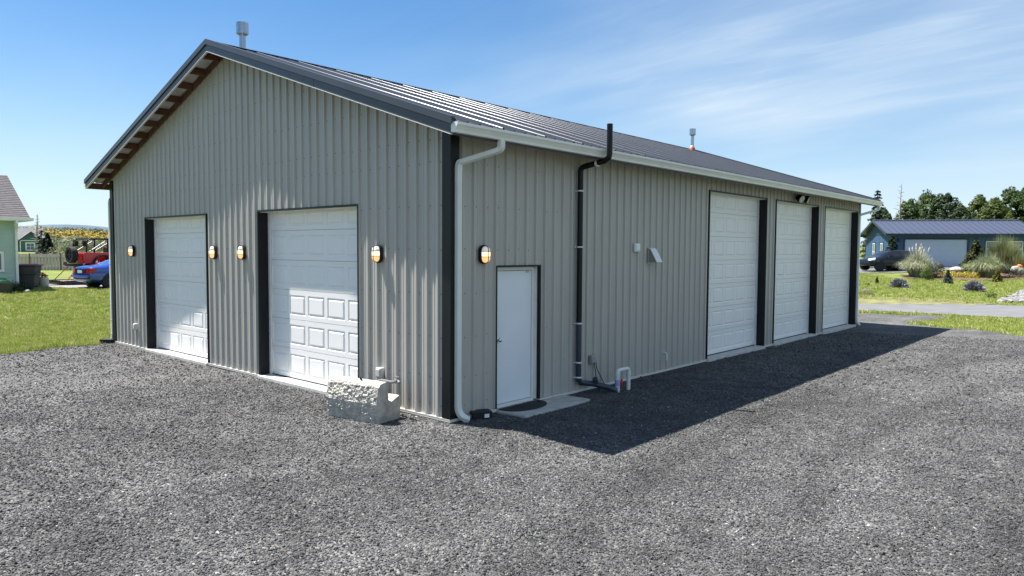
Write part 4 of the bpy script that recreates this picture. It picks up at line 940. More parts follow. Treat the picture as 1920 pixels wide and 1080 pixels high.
def sedan(st, cab, label, paint, loc, rz, R_, wb, track, rimc, side_pairs, rear_pair, front_pair, name='parked_car', cat='car'):
    t = thing(name, label, cat, loc, rz); body, sec = car_body(st, paint, t)
    P_ = [sec(s) for s in st]
    for sgn, ia, ib in ((-1, 3, 4), (1, 9, 8)):
        for a, c in side_pairs: patch('side_window', (P_[a][ia], P_[c][ia], P_[c][ib], P_[a][ib]), t, m_glassd, Vector((0, sgn, .2)), inset=(0.04, .96, .10, .95))
    a, c = rear_pair; patch('rear_window', (P_[a][4], P_[a][8], P_[c][8], P_[c][4]), t, m_glassd, Vector((-1, 0, 1)), inset=(.08, .92, .12, .93))
    a, c = front_pair; patch('windshield', (P_[a][4], P_[a][8], P_[c][8], P_[c][4]), t, m_glassd, Vector((1, 0, 1)), inset=(.06, .94, .06, .94))
    for x in wb:
        for s in (-1, 1):
            b = MB(); yb = st[3][4] * s; b.lathe([(R_ * 1.16, 0), (R_ * 1.16, s * (track - abs(yb) + .02) if False else s * -0.25)], (x, s * (abs(yb) + .012), R_), 24, 'y'); b.build('wheel_arch', m_rubber, t)
            tyre_set(t, x, s * (abs(yb) - .085), R_, .21, s, 5, rimc)
    return t, P_
# blue saloon seen from behind by the driveway
m_bpaint = mat('blue_car_paint', (0.010, 0.055, 0.29), 0.22, 0.1, 0.03, 1, coat=0.9); m_dpaint = mat('dark_car_paint', (0.006, 0.009, 0.015), 0.22, 0.0, spec=0.35, coat=0.3)
m_tail = mat('tail_lens', (0.32, 0.012, 0.015), 0.2); m_head = mat('head_lens', (0.62, 0.65, 0.68), 0.12); m_plate = mat('plate', (0.62, 0.66, 0.70), 0.5)
ST = [(0.0, .42, .58, .70, .74, .74, .60), (0.05, .30, .60, .86, .82, .93, .64), (0.14, .26, .60, .93, .855, 1.03, .66), (0.55, .24, .58, .94, .87, 1.06, .66), (0.95, .22, .58, .95, .875, 1.10, .62), (1.62, .20, .57, .95, .875, 1.40, .54), (2.2, .20, .56, .94, .875, 1.44, .56), (2.75, .20, .56, .93, .87, 1.39, .55), (3.35, .21, .56, .91, .86, 1.02, .66), (3.9, .23, .56, .84, .84, .91, .62), (4.28, .28, .52, .70, .77, .74, .55), (4.38, .36, .48, .58, .68, .60, .5)]
pc = V(LA(150, 33.2), 33.2); hz = heading(.55, .83)
t, PP = sedan(ST, None, 'blue saloon car parked nose away beside the metal building', m_bpaint, (pc.x, pc.y, gz(pc.x, pc.y) + 0.03), hz, .325, (0.95, 3.45), .9, None, [(4, 5), (5, 6), (6, 7), (7, 8)], (4, 5), (8, 7))
for s in (-1, 1):
    b = MB(); b.prism([(.02, s * .50, .66), (.02, s * .50, .86), (.10, s * .80, .90), (.30, s * .875, .90), (.30, s * .882, .80), (.08, s * .80, .66)], (0, 0, .02)); 
    b = MB(); b.add([(-.012, s * .52, .70), (.005, s * .52, .92), (.06, s * .80, .93), (.34, s * .885, .93), (.26, s * .893, .80), (.035, s * .80, .68)], [(0, 1, 2, 5), (5, 2, 3, 4)]); o = b.build('tail_light', m_tail, t); md = o.modifiers.new('depth', 'SOLIDIFY'); md.thickness = .06
b = MB(); b.box((-.03, -.20, .70), (0.03, .20, .83)); b.build('number_plate', m_plate, t); b = MB(); b.box((-.016, -.46, .68), (.04, .46, .89)); b.build('boot_panel', mat('dark_boot', (.01, .02, .06), .3), t)
b = MB(); b.box((-.07, -.74, .49), (.08, .74, .585)); b.build('rear_bumper', m_bpaint, t, bevel=.035); b = MB(); b.tube([(.02, -.45, .27), (.2, -.45, .27)], .04, 10); b.build('exhaust', m_galv, t)
# dark hatchback by the blue garage
ST2 = [(0.0, .40, .60, .86, .74, .95, .60), (0.06, .28, .60, .96, .83, 1.18, .58), (.30, .24, .60, .98, .86, 1.42, .55), (.9, .22, .58, .97, .88, 1.48, .56), (1.6, .21, .58, .95, .885, 1.50, .57), (2.2, .21, .57, .93, .885, 1.46, .56), (2.75, .21, .57, .92, .88, 1.22, .60), (3.10, .22, .57, .91, .875, 1.02, .66), (3.6, .24, .56, .85, .85, .93, .62), (4.0, .28, .52, .72, .78, .78, .55), (4.18, .34, .48, .60, .66, .62, .48)]
pc = V(28.35 + .6, 53.2); hz2 = heading(-.975, -.21); fwd = Vector((math.cos(hz2), math.sin(hz2), 0)); nose = V(LA(1617, 53), 53)
rear = nose - fwd * 4.18
t, PP = sedan(ST2, None, 'dark hatchback parked in front of the blue garage gable', m_dpaint, (rear.x, rear.y, gz(rear.x, rear.y) + .03), hz2, .33, (.80, 3.36), .9, mat('black_alloy', (.02, .02, .022), .4, .5), [(2, 3), (3, 4), (4, 5), (5, 6)], (1, 2), (7, 6))
for s in (-1, 1):
    b = MB(); b.add([(4.16, s * .52, .70), (4.10, s * .50, .80), (3.74, s * .82, .88), (3.80, s * .845, .74), (4.10, s * .70, .68)], [(0, 1, 2, 3, 4)]); o = b.build('headlight', m_head, t); md = o.modifiers.new('depth', 'SOLIDIFY'); md.thickness = .08; md.offset = 0
    b = MB(); b.prism([(2.72, s * .93, .97), (2.58, s * 1.08, .98), (2.58, s * 1.08, 1.10), (2.72, s * .93, 1.08)], (-.10, 0, 0)); b.build('wing_mirror', m_dpaint, t, bevel=.02)
b = MB(); b.box((4.12, -.42, .36), (4.19, .42, .50)); b.build('grille', m_trim, t)

# red open offroader on a flat trailer
tr_h = heading(.55, .83); to = V(LA(143, 36.6), 36.6); tg = gz(to.x, to.y)
m_steelp = mat('dark_steel', (.035, .032, .030), .6, .2, .3, 8)
tl = thing('car_trailer', 'flat steel car trailer on the lawn under the red offroader', 'trailer', (to.x, to.y, tg), tr_h)
b = MB(); b.box((-1.0, -1.05, .14), (4.9, 1.05, .22)); b.build('deck', mat('weathered_deck', (.13, .115, .10), .8, 0, .3, 5), tl)
b = MB()
for s in (-1, 1): b.box((-1.05, s * 1.06 - .04, .08), (5.0, s * 1.06 + .04, .26))
b.box((-1.06, -1.0, .10), (-1.001, 1.0, .24)); b.build('side_rail', m_steelp, tl)
for s in (-1, 1):
    b = MB(); b.prism([(-1.07, s * .70 - .22, .16), (-1.07, s * .70 - .22, .24), (-1.95, s * .70 - .22, .34), (-1.95, s * .70 - .22, .28)], (0, .44, 0))
    for q in range(5): b.box((-1.25 - q * .16, s * .70 - .23, .24 + q * .018), (-1.20 - q * .16, s * .70 + .23, .28 + q * .018))
    b.build('ramp', m_steelp, tl); b = MB(); b.box((-1.10, s * .9 - .08, .14), (-1.075, s * .9 + .08, .22)); b.build('tail_light', m_tail, tl)
    for x in (1.9, 2.75):
        tyre_set(tl, x, s * 1.20, .30, .2, s, 5, m_galv)
    b = MB(); b.box((1.5, s * 1.2 - .12, .62), (3.15, s * 1.2 + .12, .65)); b.build('fender', m_steelp, tl)
m_rpaint = mat('red_truck_paint', (.50, .022, .032), .3, 0, .06, 2, coat=.5)
tz = tg + .225
tk = thing('offroad_truck', 'red open top offroad truck with roll cage strapped on trailer', 'truck', (to.x, to.y, tz), tr_h)
b = MB()   # open tub: rear panel, sides with wheel cut, floor, bonnet
b.box((0.0, -.80, .88), (.06, .80, 1.40)); b.box((.061, -.72, .86), (2.55, .72, .92))
for s in (-1, 1):
    y0, y1 = sorted((s * .80, s * .73)); arch = [(1.02 + .52 * math.cos(a), .86 + .40 * math.sin(a)) for a in [math.pi * (1 - k / 8) for k in range(9)]]
    b.prism([(.061, y0, .88)] + [(x_, y0, z_) for x_, z_ in arch] + [(2.55, y0, .80), (2.55, y0, 1.42), (.061, y0, 1.42)], (0, y1 - y0, 0))
b.box((2.551, -.78, .80), (3.75, .78, 1.40)); b.build('body', m_rpaint, tk, bevel=.03)
for s in (-1, 1):
    b = MB(); y = s * .86; pts = [(1.02 + .58 * math.cos(a), y, .84 + .45 * math.sin(a)) for a in [math.pi * (1 - k / 10) for k in range(11)]]; b.sweep(pts, [(-.09, -.03), (.09, -.03), (.09, .03), (-.09, .03)], (0, 1, 0)); b.build('fender_flare', m_rubber, tk)
    for x in (1.02, 3.3): tyre_set(tk, x, s * .80, .44, .30, s, 6, m_steelp)
    b = MB(); b.box((-.02, s * .70 - .07, 1.02), (-.0005, s * .70 + .07, 1.28)); b.build('tail_light', m_tail, tk)
    b = MB(); b.box((-.012, s * .785 - .02, .92), (-.0005, s * .785 + .02, 1.34)); b.build('corner_guard', m_galv, tk)
b = MB(); b.box((-.20, -.78, .72), (-.02, .78, .86)); b.build('rear_bumper', m_trim, tk, bevel=.02)
b = MB(); b.box((0.1, -.5, .45), (3.6, .5, .70)); b.box((.95, -.7, .36), (1.09, .7, .5)); b.build('chassis', m_trim, tk)
w_ = tyre_set(tk, -.28, -.18, .42, .28, -1, 6, m_steelp); w_.name = 'spare_wheel'; w_.rotation_euler = (0, 0, R(-90)); w_.location = (-.28, -.15, 1.30)
b = MB(); b.bar((-.02, -.1, 1.2), (-.2, -.15, 1.3), .08, .08); b.box((-.46, .02, .78), (-.44, .34, .94)); b.build('carrier', m_steelp, tk)
CG = MB()
for s in (-1, 1):
    y = s * .70; CG.tube([(.16, y, 1.35), (.22, y * .96, 2.02), (.4, y * .94, 2.12), (2.2, y * .94, 2.12), (2.65, y, 1.95), (2.85, y, 1.38)], .042, 8)
    CG.tube([(1.25, y, 1.3), (1.25, y * .94, 2.12)], .042, 8)
for x in (.35, 1.25, 2.2): CG.tube([(x, -.66, 2.12), (x, .66, 2.12)], .042, 8)
CG.tube([(.24, -.66, 1.75), (.24, .66, 1.75)], .025, 8); CG.tube([(2.65, -.7, 1.95), (2.65, .7, 1.95)], .025, 8); CG.build('roll_cage', m_trim, tk, smooth=50)
CG = MB()
for s in (-1, 1): CG.tube([(.30, s * .69, 1.45), (1.22, s * .66, 2.05)], .034, 8); CG.tube([(1.3, s * .69, 1.5), (2.2, s * .66, 2.08)], .034, 8)
CG.build('cage_brace', mat('cage_brace_paint', (.30, .30, .31), .5, .3), tk, smooth=50)
for s in (-1, 1):
    b = MB(); b.box((1.7, s * .36 - .22, .95), (2.1, s * .36 + .22, 1.25)); b.box((1.62, s * .36 - .22, 1.2), (1.76, s * .36 + .22, 1.72)); b.build('seat', m_rubber, tk, bevel=.05)
for s in (-1, 1): b = MB(); b.lathe([(.06, -.08), (.15, -.06), (.15, .04), (.13, .05)], (.22, s * .42, 1.90), 14, 'x'); b.build('cage_light', m_trim, tk, smooth=40)
b = MB(); b.prism([(2.86, -.68, 1.40), (2.86, .68, 1.40), (2.68, .66, 1.90), (2.68, -.66, 1.90)], (.012, 0, 0)); b.build('windshield', m_glassd, tk)
for s in (-1, 1): tag(MB().tube([(to + Matrix.Rotation(tr_h, 3, 'Z') @ Vector(q)) for q in ((-.12, s * .5, .98), (-.75, s * .66, .27))], .022, 6).build('tie_strap', m_red), 'red tie down strap hooked to the trailer ' + ('near' if s < 0 else 'far') + ' side', 'strap')

# ------------------------------------------------------------------ green house at the left
m_green = mat('green_lap_paint', (0.37, 0.48, 0.45), 0.6, 0, 0.05, 3); m_shing = mat('asphalt_shingle', (0.070, 0.066, 0.074), 0.9, 0, 0.30, 7, 0.5, 40, (1, 1, 1)); m_ht = mat('house_trim', (0.74, 0.75, 0.73), 0.55, 0, .04, 3)
hc = V(-21.98, 32.0); HZ = gz(hc.x, hc.y) - .05; HH = 3.52 - HZ
hs_ = thing('green_house', 'green lap sided house with grey shingle roof behind the lawn', 'house', (hc.x, hc.y, HZ), A_RIGHT + R(45))
Lw, Dw = 10.0, 8.4
b = MB(); b.box((-Lw, .06, -.4), (-.06, .16, HH)); b.box((-.16, .16, -.4), (-.06, Dw, HH)); b.box((-Lw, Dw - .1, -.4), (-.16, Dw, HH)); b.box((-Lw, .16, -.4), (-Lw + .1, Dw - .1, HH)); b.build('wall', m_green, hs_)
nb = 16; ex = HH / nb; wb0, wb1, wz0, wz1 = -1.72, -.63, 1.46 - HZ - .1, 2.06 - HZ
bme = MB(); 
def board(x0, x1, z, h, side):
    m = MB()
    if side == 0: m.prism([(x0, .055, z), (x0, .022, z), (x0, .04, z + h + .012), (x0, .055, z + h + .012)], (x1 - x0, 0, 0))
    else: m.prism([(-.055, x0, z), (-.022, x0, z), (-.04, x0, z + h + .012), (-.055, x0, z + h + .012)], (0, x1 - x0, 0))
    m.build('lap_board', m_green, hs_)
for k in range(nb):
    z = k * ex
    if z + ex > wz0 and z < wz1: board(-Lw, wb0 - .1, z, ex, 0); board(wb1 + .1, -.11, z, ex, 0)
    else: board(-Lw, -.11, z, ex, 0)
    board(.12, Dw, z, ex, 1)
b = MB(); b.box((-.109, .0, -.1), (0.0, .05, HH - .01)); b.box((-.05, .0505, -.1), (0, .119, HH - .01)); b.build('corner_board', m_ht, hs_)
b = MB(); b.box((wb0 - .1, .0, wz0 - .1), (wb1 + .1, .06, wz0)); b.box((wb0 - .1, 0, wz1), (wb1 + .1, .06, wz1 + .1)); b.box((wb0 - .1, 0, wz0), (wb0, .06, wz1)); b.box((wb1, 0, wz0), (wb1 + .1, .06, wz1)); wn = b.build('window', m_ht, hs_)
b = MB(); b.box((wb0, .035, wz0), (wb1, .05, wz1)); b.build('pane', m_pane, wn); b = MB(); b.box(((wb0 + wb1) / 2 - .03, .015, wz0), ((wb0 + wb1) / 2 + .03, .034, wz1)); b.build('sash', m_ht, wn)
ov = .42; x0, x1, y0, y1 = -Lw - ov, ov, -ov, Dw + ov; hh = (y1 - y0) / 2; rz_ = HH + .10; sl_ = .48
nco = 24; b = MB()
for sg in (1, -1):   # overlapping shingle courses up both slopes of the gable roof
    for k in range(nco):
        ya = y0 + hh * k / nco if sg > 0 else y1 - hh * k / nco; yb = y0 + hh * (k + 1) / nco if sg > 0 else y1 - hh * (k + 1) / nco
        za, zb_ = rz_ + sl_ * hh * k / nco, rz_ + sl_ * hh * (k + 1) / nco
        b.prism([(x0, ya, za - .004), (x0, ya, za + .022), (x0, yb, zb_ + .004), (x0, yb, zb_ - .02)], (x1 - x0, 0, 0))
b.build('roof', m_shing, hs_)
b = MB(); b.box((x0, y0, HH - .02), (x1, y1, HH + .0)); b.build('soffit', m_ht, hs_)
for xx in (x0 + .3, x1 - .45): b = MB(); b.prism([(xx, y0 + .3, HH), (xx, y1 - .3, HH), (xx, (y0 + y1) / 2, rz_ + sl_ * hh - .06)], (.12, 0, 0)); b.build('gable_wall', m_green, hs_)
b = MB(); b.box((x0 - .1, y0 - .10, HH + .001), (x1 + .1, y0 - .001, HH + .125)); b.box((x1 + .001, y0, HH + .001), (x1 + .1, y1, HH + .125)); b.build('gutter', m_ht, hs_)
b = MB(); b.sweep([(-.10, y0 - .05, HH + .001), (-.10, y0 - .05, HH - .12), (-.07, -.12, HH - .36), (-.06, -.045, HH - .45), (-.06, -.045, .1), (-.02, -.2, .02)], [(-.045, -.035), (.045, -.035), (.045, .035), (-.045, .035)], (1, 0, 0)); b.build('downspout', m_ht, hs_)
# things along the house
bp_ = V(LA(54, 32.6), 32.6)
wbn = thing('wheelie_bin', 'dark grey wheeled bin with maroon lid at the house corner', 'rubbish bin', bp_, A_RIGHT + R(14))
m_bin = mat('bin_plastic', (.035, .038, .042), .55, 0, .1, 5); m_lid = mat('maroon_lid', (.16, .012, .045), .5)
b = MB(); q0 = [(-.27, -.29), (.27, -.29), (.27, .29), (-.27, .29)]; q1 = [(-.39, -.38), (.39, -.38), (.39, .38), (-.39, .38)]
b.add([(x, y, .06) for x, y in q0] + [(x, y, 1.03) for x, y in q1], [(3, 2, 1, 0), (4, 5, 6, 7)] + [(k, (k + 1) % 4, (k + 1) % 4 + 4, k + 4) for k in range(4)]); b.build('tub', m_bin, wbn, bevel=.03)
b = MB(); b.box((-.44, -.42, .66), (.44, .42, .72)); b.build('rib', m_bin, wbn, bevel=.015)
b = MB(); b.prism([(-.46, -.44, 1.035), (.46, -.44, 1.035), (.46, .44, 1.035), (-.46, .44, 1.035)], (0, 0, .05)); b.prism([(-.38, -.36, 1.0855), (.38, -.36, 1.0855), (.30, .0, 1.12), (-.30, 0, 1.12)], (0, .3, 0)); b.build('lid', m_lid, wbn, bevel=.02)
for s in (-1, 1): b = MB(); b.lathe([(.14, s * .30), (.14, s * .38), (.05, s * .385)], (-.22, 0, .14), 16, 'y'); b.build('wheel', m_rubber, wbn)
b = MB(); b.tube([(-.46, -.35, .98), (-.52, -.35, 1.0), (-.52, .35, 1.0), (-.46, .35, .98)], .02, 8); b.build('handle', m_bin, wbn)
pp = V(LA(81, 33.4), 33.4)
pl = thing('planter', 'pale round pot with red flowers by the driveway', 'plant pot', pp)
b = MB(); b.lathe([(.14, -.03), (.17, 0), (.215, .22), (.20, .40), (.185, .46), (.195, .485), (.165, .485), (.16, .42), (.01, .40)], (0, 0, 0), 20); b.build('pot', mat('pale_stoneware', (.46, .45, .44), .8, 0, .1, 6), pl, smooth=40)
p_, d_ = blob((0, 0, .53), (.19, .19, .10), 220); mobj('leaves', leaf_mesh('leaves', p_, d_, .035), leafmat('pot_leaf', (.06, .12, .03)), pl)
p_, d_ = blob((0.02, 0, .60), (.15, .15, .09), 110); mobj('flowers', leaf_mesh('flowers', p_, d_, .032), mat('red_petal', (.62, .06, .05), .6, island=.3, var=.1), pl)
tb = V(LA(4, 30.2), 30.2); t = thing('tub', 'dark plastic tub with green hose on top at the house foot', 'tub', tb, A_RIGHT)
b = MB(); b.lathe([(.30, -.03), (.36, .30), (.39, .42), (.39, .45), (.34, .45), (.33, .40), (.02, .38)], (0, 0, 0), 20); b.build('container', m_bin, t, smooth=40)
hs2 = thing('garden_hose', 'bright green garden hose coiled on the dark tub', 'hose', tb + Vector((0, 0, .46)))
b = MB(); b.tube([(math.cos(a * .35) * (.30 - .004 * a), math.sin(a * .35) * (.30 - .004 * a), .02 + .0035 * a) for a in range(0, 50)], .018, 6); b.build('coil', mat('green_hose', (.02, .22, .06), .5), hs2, smooth=60)
m_dkleaf = leafmat('dark_shrub_leaf', (.022, .045, .018), (.05, .085, .03)); 
for k, (px, D, r, lab) in enumerate([(20, 31.2, .42, 'dark low shrub between the tub and the house downspout'), (32, 31.0, .36, 'dark low shrub in front of the house downspout'), (44, 31.3, .30, 'dark low shrub at the foot of the wheeled bin')]):
    bush('low_shrub', lab, 'shrub', V(LA(px, D), D), [(0, 0, r * .4, r, .7), (r * .7, .1, r * .3, r * .6, .7), (-r * .6, -.1, r * .3, r * .6, .7)], m_dkleaf, .045, 700, 'dark shrubs along the green house')
bo = V(LA(49, 30.6), 30.6)
def boulder(name, label, cat, loc, s, m, rz=0, sub=3):
    bm = bmesh.new(); bmesh.ops.create_icosphere(bm, subdivisions=sub, radius=1)
    o_ = Vector((random.random() * 50, 0, 0))
    for v in bm.verts: v.co *= 1 + .22 * MN.noise(v.co * 1.1 + o_) + .06 * MN.noise(v.co * 4 + o_); v.co.x *= s[0]; v.co.y *= s[1]; v.co.z *= s[2]
    me = bpy.data.meshes.new(name); bm.to_mesh(me); bm.free(); me.materials.append(m); o = bpy.data.objects.new(name, me); COL.objects.link(o); o.location = loc; o.rotation_euler = (0, 0, rz); return tag(o, label, cat)
m_stone = mat('field_stone', (.30, .27, .24), .9, 0, .25, 4, .4, 14)
boulder('garden_stone', 'small brown stone on the lawn before the wheeled bin', 'stone', bo + Vector((0, 0, .06)), (.17, .13, .1), m_stone)

# ------------------------------------------------------------------ fence, far house, trees and gorse at the left
m_fence = mat('weathered_fence', (.50, .42, .42), .9, 0, .18, 2.5, .3, 12, (4, 4, .6))
fa, fb = V(-45.5, 60.0), V(-28.5, 62.5); fd = fb - fa; fl = Vector((fd.x, fd.y, 0)).length; fr_ = math.atan2(fd.y, fd.x)
fz = .38
fn = thing('board_fence', 'weathered alternating board fence behind the trailer', 'fence', (fa.x, fa.y, fz), fr_)
bm_ = MB(); bm_.box((0, 0, -.15), (.145, .02, 1.40)); bmesh_ = bm_.mesh('board'); bmesh_.materials.append(m_fence); x = 0.0; k = 0
while x < fl:
    o = bpy.data.objects.new('board', bmesh_); COL.objects.link(o); o.parent = fn; o.location = (x, -.045 if k % 2 == 0 else .052, random.uniform(-.012, .012) + .02 * math.sin(x * .3)); x += .125; k += 1
for z in (.25, 1.12): b = MB(); b.box((0, -.02, z), (fl, .05, z + .09)); b.build('rail', m_fence, fn)
x = 0.0
while x < fl: b = MB(); b.box((x - .05, -.075, -.3), (x + .05, -.0455, 1.46)); b.build('post', mat('fence_post', (.15, .11, .085), .9, 0, .2, 3), fn); x += 2.42
# teal house behind the fence
m_teal = mat('teal_wall', (.060, .135, .135), .7, 0, .08, 2); m_groof = mat('grey_shingle', (.12, .122, .13), .9, 0, .15, 3)
hp = V(LA(80, 88), 88); hzz = gz(hp.x, hp.y); H2 = top_h(451, 88, 80, hzz)
th = thing('teal_house', 'small teal house with grey roof beyond the board fence', 'house', (hp.x, hp.y, hzz), A_RIGHT + R(38))
b = MB(); gwid = 2.25; b.prism([(-gwid, 0, -.8), (0, 0, -.8), (0, 0, H2), (-gwid / 2, 0, H2 + .95), (-gwid, 0, H2)], (0, .15, 0)); b.box((-.15, .151, -.8), (0, 6, H2)); b.box((-7, 1.2, -.8), (-gwid, 1.35, H2)); b.box((-gwid, .151, -.8), (-gwid + .15, 1.2, H2)); b.build('wall', m_teal, th)
b = MB(); o_ = .35
for s in (-1, 1): b.prism([(-gwid / 2, -.3, H2 + 1.08), (-gwid / 2 + s * (gwid / 2 + o_), -.3, H2 + 1.08 - .84 * (gwid / 2 + o_)), (-gwid / 2 + s * (gwid / 2 + o_), -.3, H2 + .98 - .84 * (gwid / 2 + o_)), (-gwid / 2, -.3, H2 + .98)], (0, 4, 0))
b.prism([(-7.5, .8, H2 - .02), (.4, .8, H2 - .02), (.4, 3.6, H2 + 1.42), (-7.5, 3.6, H2 + 1.42)], (0, .01, .1)); b.prism([(-7.5, 6.4, H2 - .02), (.4, 6.4, H2 - .02), (.4, 3.62, H2 + 1.42), (-7.5, 3.62, H2 + 1.42)], (0, .01, .1)); b.build('roof', m_groof, th)
gwin(th, -1.62, 0.015, H2 - 1.18, .82, .82, 'x', 'x', m_ht); b = MB(); b.box((-gwid - .02, -.03, -.8), (-gwid + .09, -.001, H2)); b.box((-.09, -.03, -.8), (.02, -.001, H2)); b.box((-gwid, -.03, H2 - .1), (0, -.0012, H2)); b.build('trim_board', m_ht, th)
b = MB(); b.box((-3.2, 1.0, H2 + .12), (-2.6, 2.0, H2 + .75)); b.build('dormer', m_teal, th)
p = V(LA(70, 80), 80); snag(p, top_h(402, 80, 70, p.z), 'tall bare dead tree beside the teal house')
p = V(LA(204, 95), 95); snag(p, top_h(431, 95, 204, p.z), 'thin distant dead tree above the red truck cage')
p = V(LA(90, 72), 72); spruce(p, top_h(436, 72, 92, p.z), 1.15, 'dense dark spruce right of the tall dead tree', .75, leaf=.12, per=70, lev=14)
p = V(LA(79, 75), 75); spruce(p, top_h(430, 75, 79, p.z), 1.1, 'sparse wind bent spruce touching the tall dead tree', .25, leaf=.12, per=50, lev=10)
m_sage = leafmat('sage_leaf', (.12, .15, .08), (.20, .22, .12)); m_gorse = mat('gorse_flower', (.38, .25, .010), .8, 0, .35, .8, rgb2=(.50, .34, .014), island=.25); m_scrub = leafmat('scrub_leaf', (.055, .085, .032), (.12, .14, .06))
for px, D, r, lab in ((76, 66, .75, 'pale shrub behind the fence under the teal house window'), (112, 70, 1.2, 'grey green scrub bush behind the fence beside the spruce'), (128, 78, 1.5, 'grey green scrub bush above the spare wheel'), (150, 84, 1.6, 'scrub bush seen through the truck roll cage, left'), (172, 80, 1.5, 'scrub bush seen through the truck roll cage, middle'), (196, 82, 1.6, 'scrub bush seen through the truck roll cage, right')):
    bush('scrub_bush', lab, 'bush', V(LA(px, D), D), [(0, 0, r * .5, r, .7), (r * .8, .3, r * .4, r * .7, .7), (-r * .8, -.2, r * .4, r * .7, .7)], m_sage, .09, 900, 'scrub bushes behind the fence', False)
Ps, Ns, Pg, Ng = [], [], [], []
for k in range(420):
    D = random.uniform(96, 215); px = random.uniform(20, 320); p = V(LA(px, D), D); r = random.uniform(1.0, 2.4); a, d = blob((p.x, p.y, p.z + r * .3), (r, r, r * .62), 130); d = d.copy(); d[:, 2] += .4
    yel = float(vnoise(p.x, p.y, 14, 11)) + 0.25 * random.random() + (D - 120) / 260 > .84
    if yel: Pg.append(a); Ng.append(d); a2, d2 = blob((p.x, p.y, p.z + r * .15), (r, r, r * .5), 50); Ps.append(a2); Ns.append(d2)
    else: Ps.append(a); Ns.append(d)
tag(mobj('gorse', leaf_mesh('gorse', np.concatenate(Pg), np.concatenate(Ng), .20), m_gorse), 'yellow flowering gorse covering the far slope', 'gorse', kind='stuff')
tag(mobj('scrub', leaf_mesh('scrub', np.concatenate(Ps), np.concatenate(Ns), .30), m_scrub), 'green scrub among the yellow gorse on the far slope', 'scrub', kind='stuff')
# distant hills, the blue of aerial haze painted into their base colour
hm = MB(); n = 120
for j in range(5):
    for i in range(n + 1):
        a = -1.25 + 2.2 * i / n; rr = 2300 + j * 150; pr_ = (math.sin(a * 9.0) * .35 + math.sin(a * 23 + 1) * .2 + 1) * 26 + 8
        pr_ *= math.exp(-((a + .58) / .16) ** 2) * 1.25 + .10
        d = RH * math.sin(a) + FH * math.cos(a); q = MAST + d * rr; hm.v.append((q.x, q.y, -5 + (pr_ + 8) * math.sin(math.pi * j / 4) + 8))
hm.f = [(j * (n + 1) + i, j * (n + 1) + i + 1, (j + 1) * (n + 1) + i + 1, (j + 1) * (n + 1) + i) for j in range(4) for i in range(n)]; hm.mi = [0] * len(hm.f)
tag(hm.build('hills', mat('haze_tinted_hills', (.05, .085, .12), .95, 0, .2, .01), smooth=80), 'low blue hills on the horizon behind the gorse', kind='structure')

# ------------------------------------------------------------------ garden across the road
def sheet(name, poly, m, lift, lab, kind='structure', cell=.45, ragged=.35):
    poly = [Vector(p) for p in poly]; xs_ = [p.x for p in poly]; ys_ = [p.y for p in poly]; ax = np.arange(min(xs_) - 1, max(xs_) + 1, cell); ay = np.arange(min(ys_) - 1, max(ys_) + 1, cell)
    Xv, Yv = np.meshgrid(ax, ay); Zv = gzs(np.stack([Xv.ravel(), Yv.ravel()], 1)).reshape(Xv.shape) + lift
    cxx = Xv[:-1, :-1] + cell / 2 + ragged * (vnoise(Xv[:-1, :-1], Yv[:-1, :-1], .8, 4) - .5) * 2; cyy = Yv[:-1, :-1] + cell / 2 + ragged * (vnoise(Xv[:-1, :-1], Yv[:-1, :-1], .8, 9) - .5) * 2
    ins = np.zeros(cxx.shape, bool); n = len(poly)
    for i in range(n):
        a, c = poly[i], poly[(i + 1) % n]; cond = (a.y > cyy) != (c.y > cyy); xi = (c.x - a.x) * (cyy - a.y) / ((c.y - a.y) if c.y != a.y else 1e-9) + a.x; ins ^= cond & (cxx < xi)
    b = MB(); nx = Xv.shape[1]; b.v = np.stack([Xv.ravel(), Yv.ravel(), Zv.ravel()], 1).tolist(); jj, ii = np.nonzero(ins); b.f = np.stack([jj * nx + ii, jj * nx + ii + 1, (jj + 1) * nx + ii + 1, (jj + 1) * nx + ii], 1).tolist(); b.mi = [0] * len(b.f)
    me = bpy.data.meshes.new(name); me.from_pydata(b.v, [], b.f); bm = bmesh.new(); bm.from_mesh(me); bmesh.ops.delete(bm, geom=[v for v in bm.verts if not v.link_faces], context='VERTS'); bm.to_mesh(me); bm.free()
    return tag(mobj(name, me, m), lab, None, None, kind), ins
sheet('verge', [V(LA(1590, 33.4), 33.4), V(LA(1700, 33.0), 33.0), V(LA(1800, 32.8), 32.8), V(LA(1880, 32.6), 32.6), V(LA(1880, 34.6), 34.6), V(LA(1760, 36.0), 36.0), V(LA(1590, 36.6), 36.6)], mat('dry_verge', (.24, .19, .10), .95, 0, .3, 2.2, .6, 18, rgb2=(.26, .28, .075), vscale=1.3) if False else mat('dry_verge', (.13, .10, .065), .95, 0, .3, 1.6, .6, 18, rgb2=(.20, .215, .06)), .035, 'dry grassy soil verge along the far side of the road', cell=.3, ragged=.6)
m_mulch = mat('bark_mulch', (.105, .058, .042), .95, 0, .35, 7, .6, 30)
bed, _ = sheet('garden_bed', [V(LA(1685, 47.0), 47.0), V(LA(1760, 46.3), 46.3), V(LA(1840, 45.4), 45.4), V(LA(1935, 45.6), 45.6), V(LA(1960, 50), 50), V(LA(1935, 52), 52), V(LA(1840, 52.5), 52.5), V(LA(1700, 50), 50)], m_mulch, .05, 'brown bark mulch bed of shrubs before the blue garage')
sheet('parking_pad', [V(LA(1560, 51.2), 51.2), V(LA(1697, 51.2), 51.2), V(LA(1830, 54), 54), V(LA(1830, 56.2), 56.2), V(LA(1640, 57.5), 57.5), V(LA(1560, 57), 57)], m_asph, .04, 'grey drive in front of the blue garage', ragged=.1)
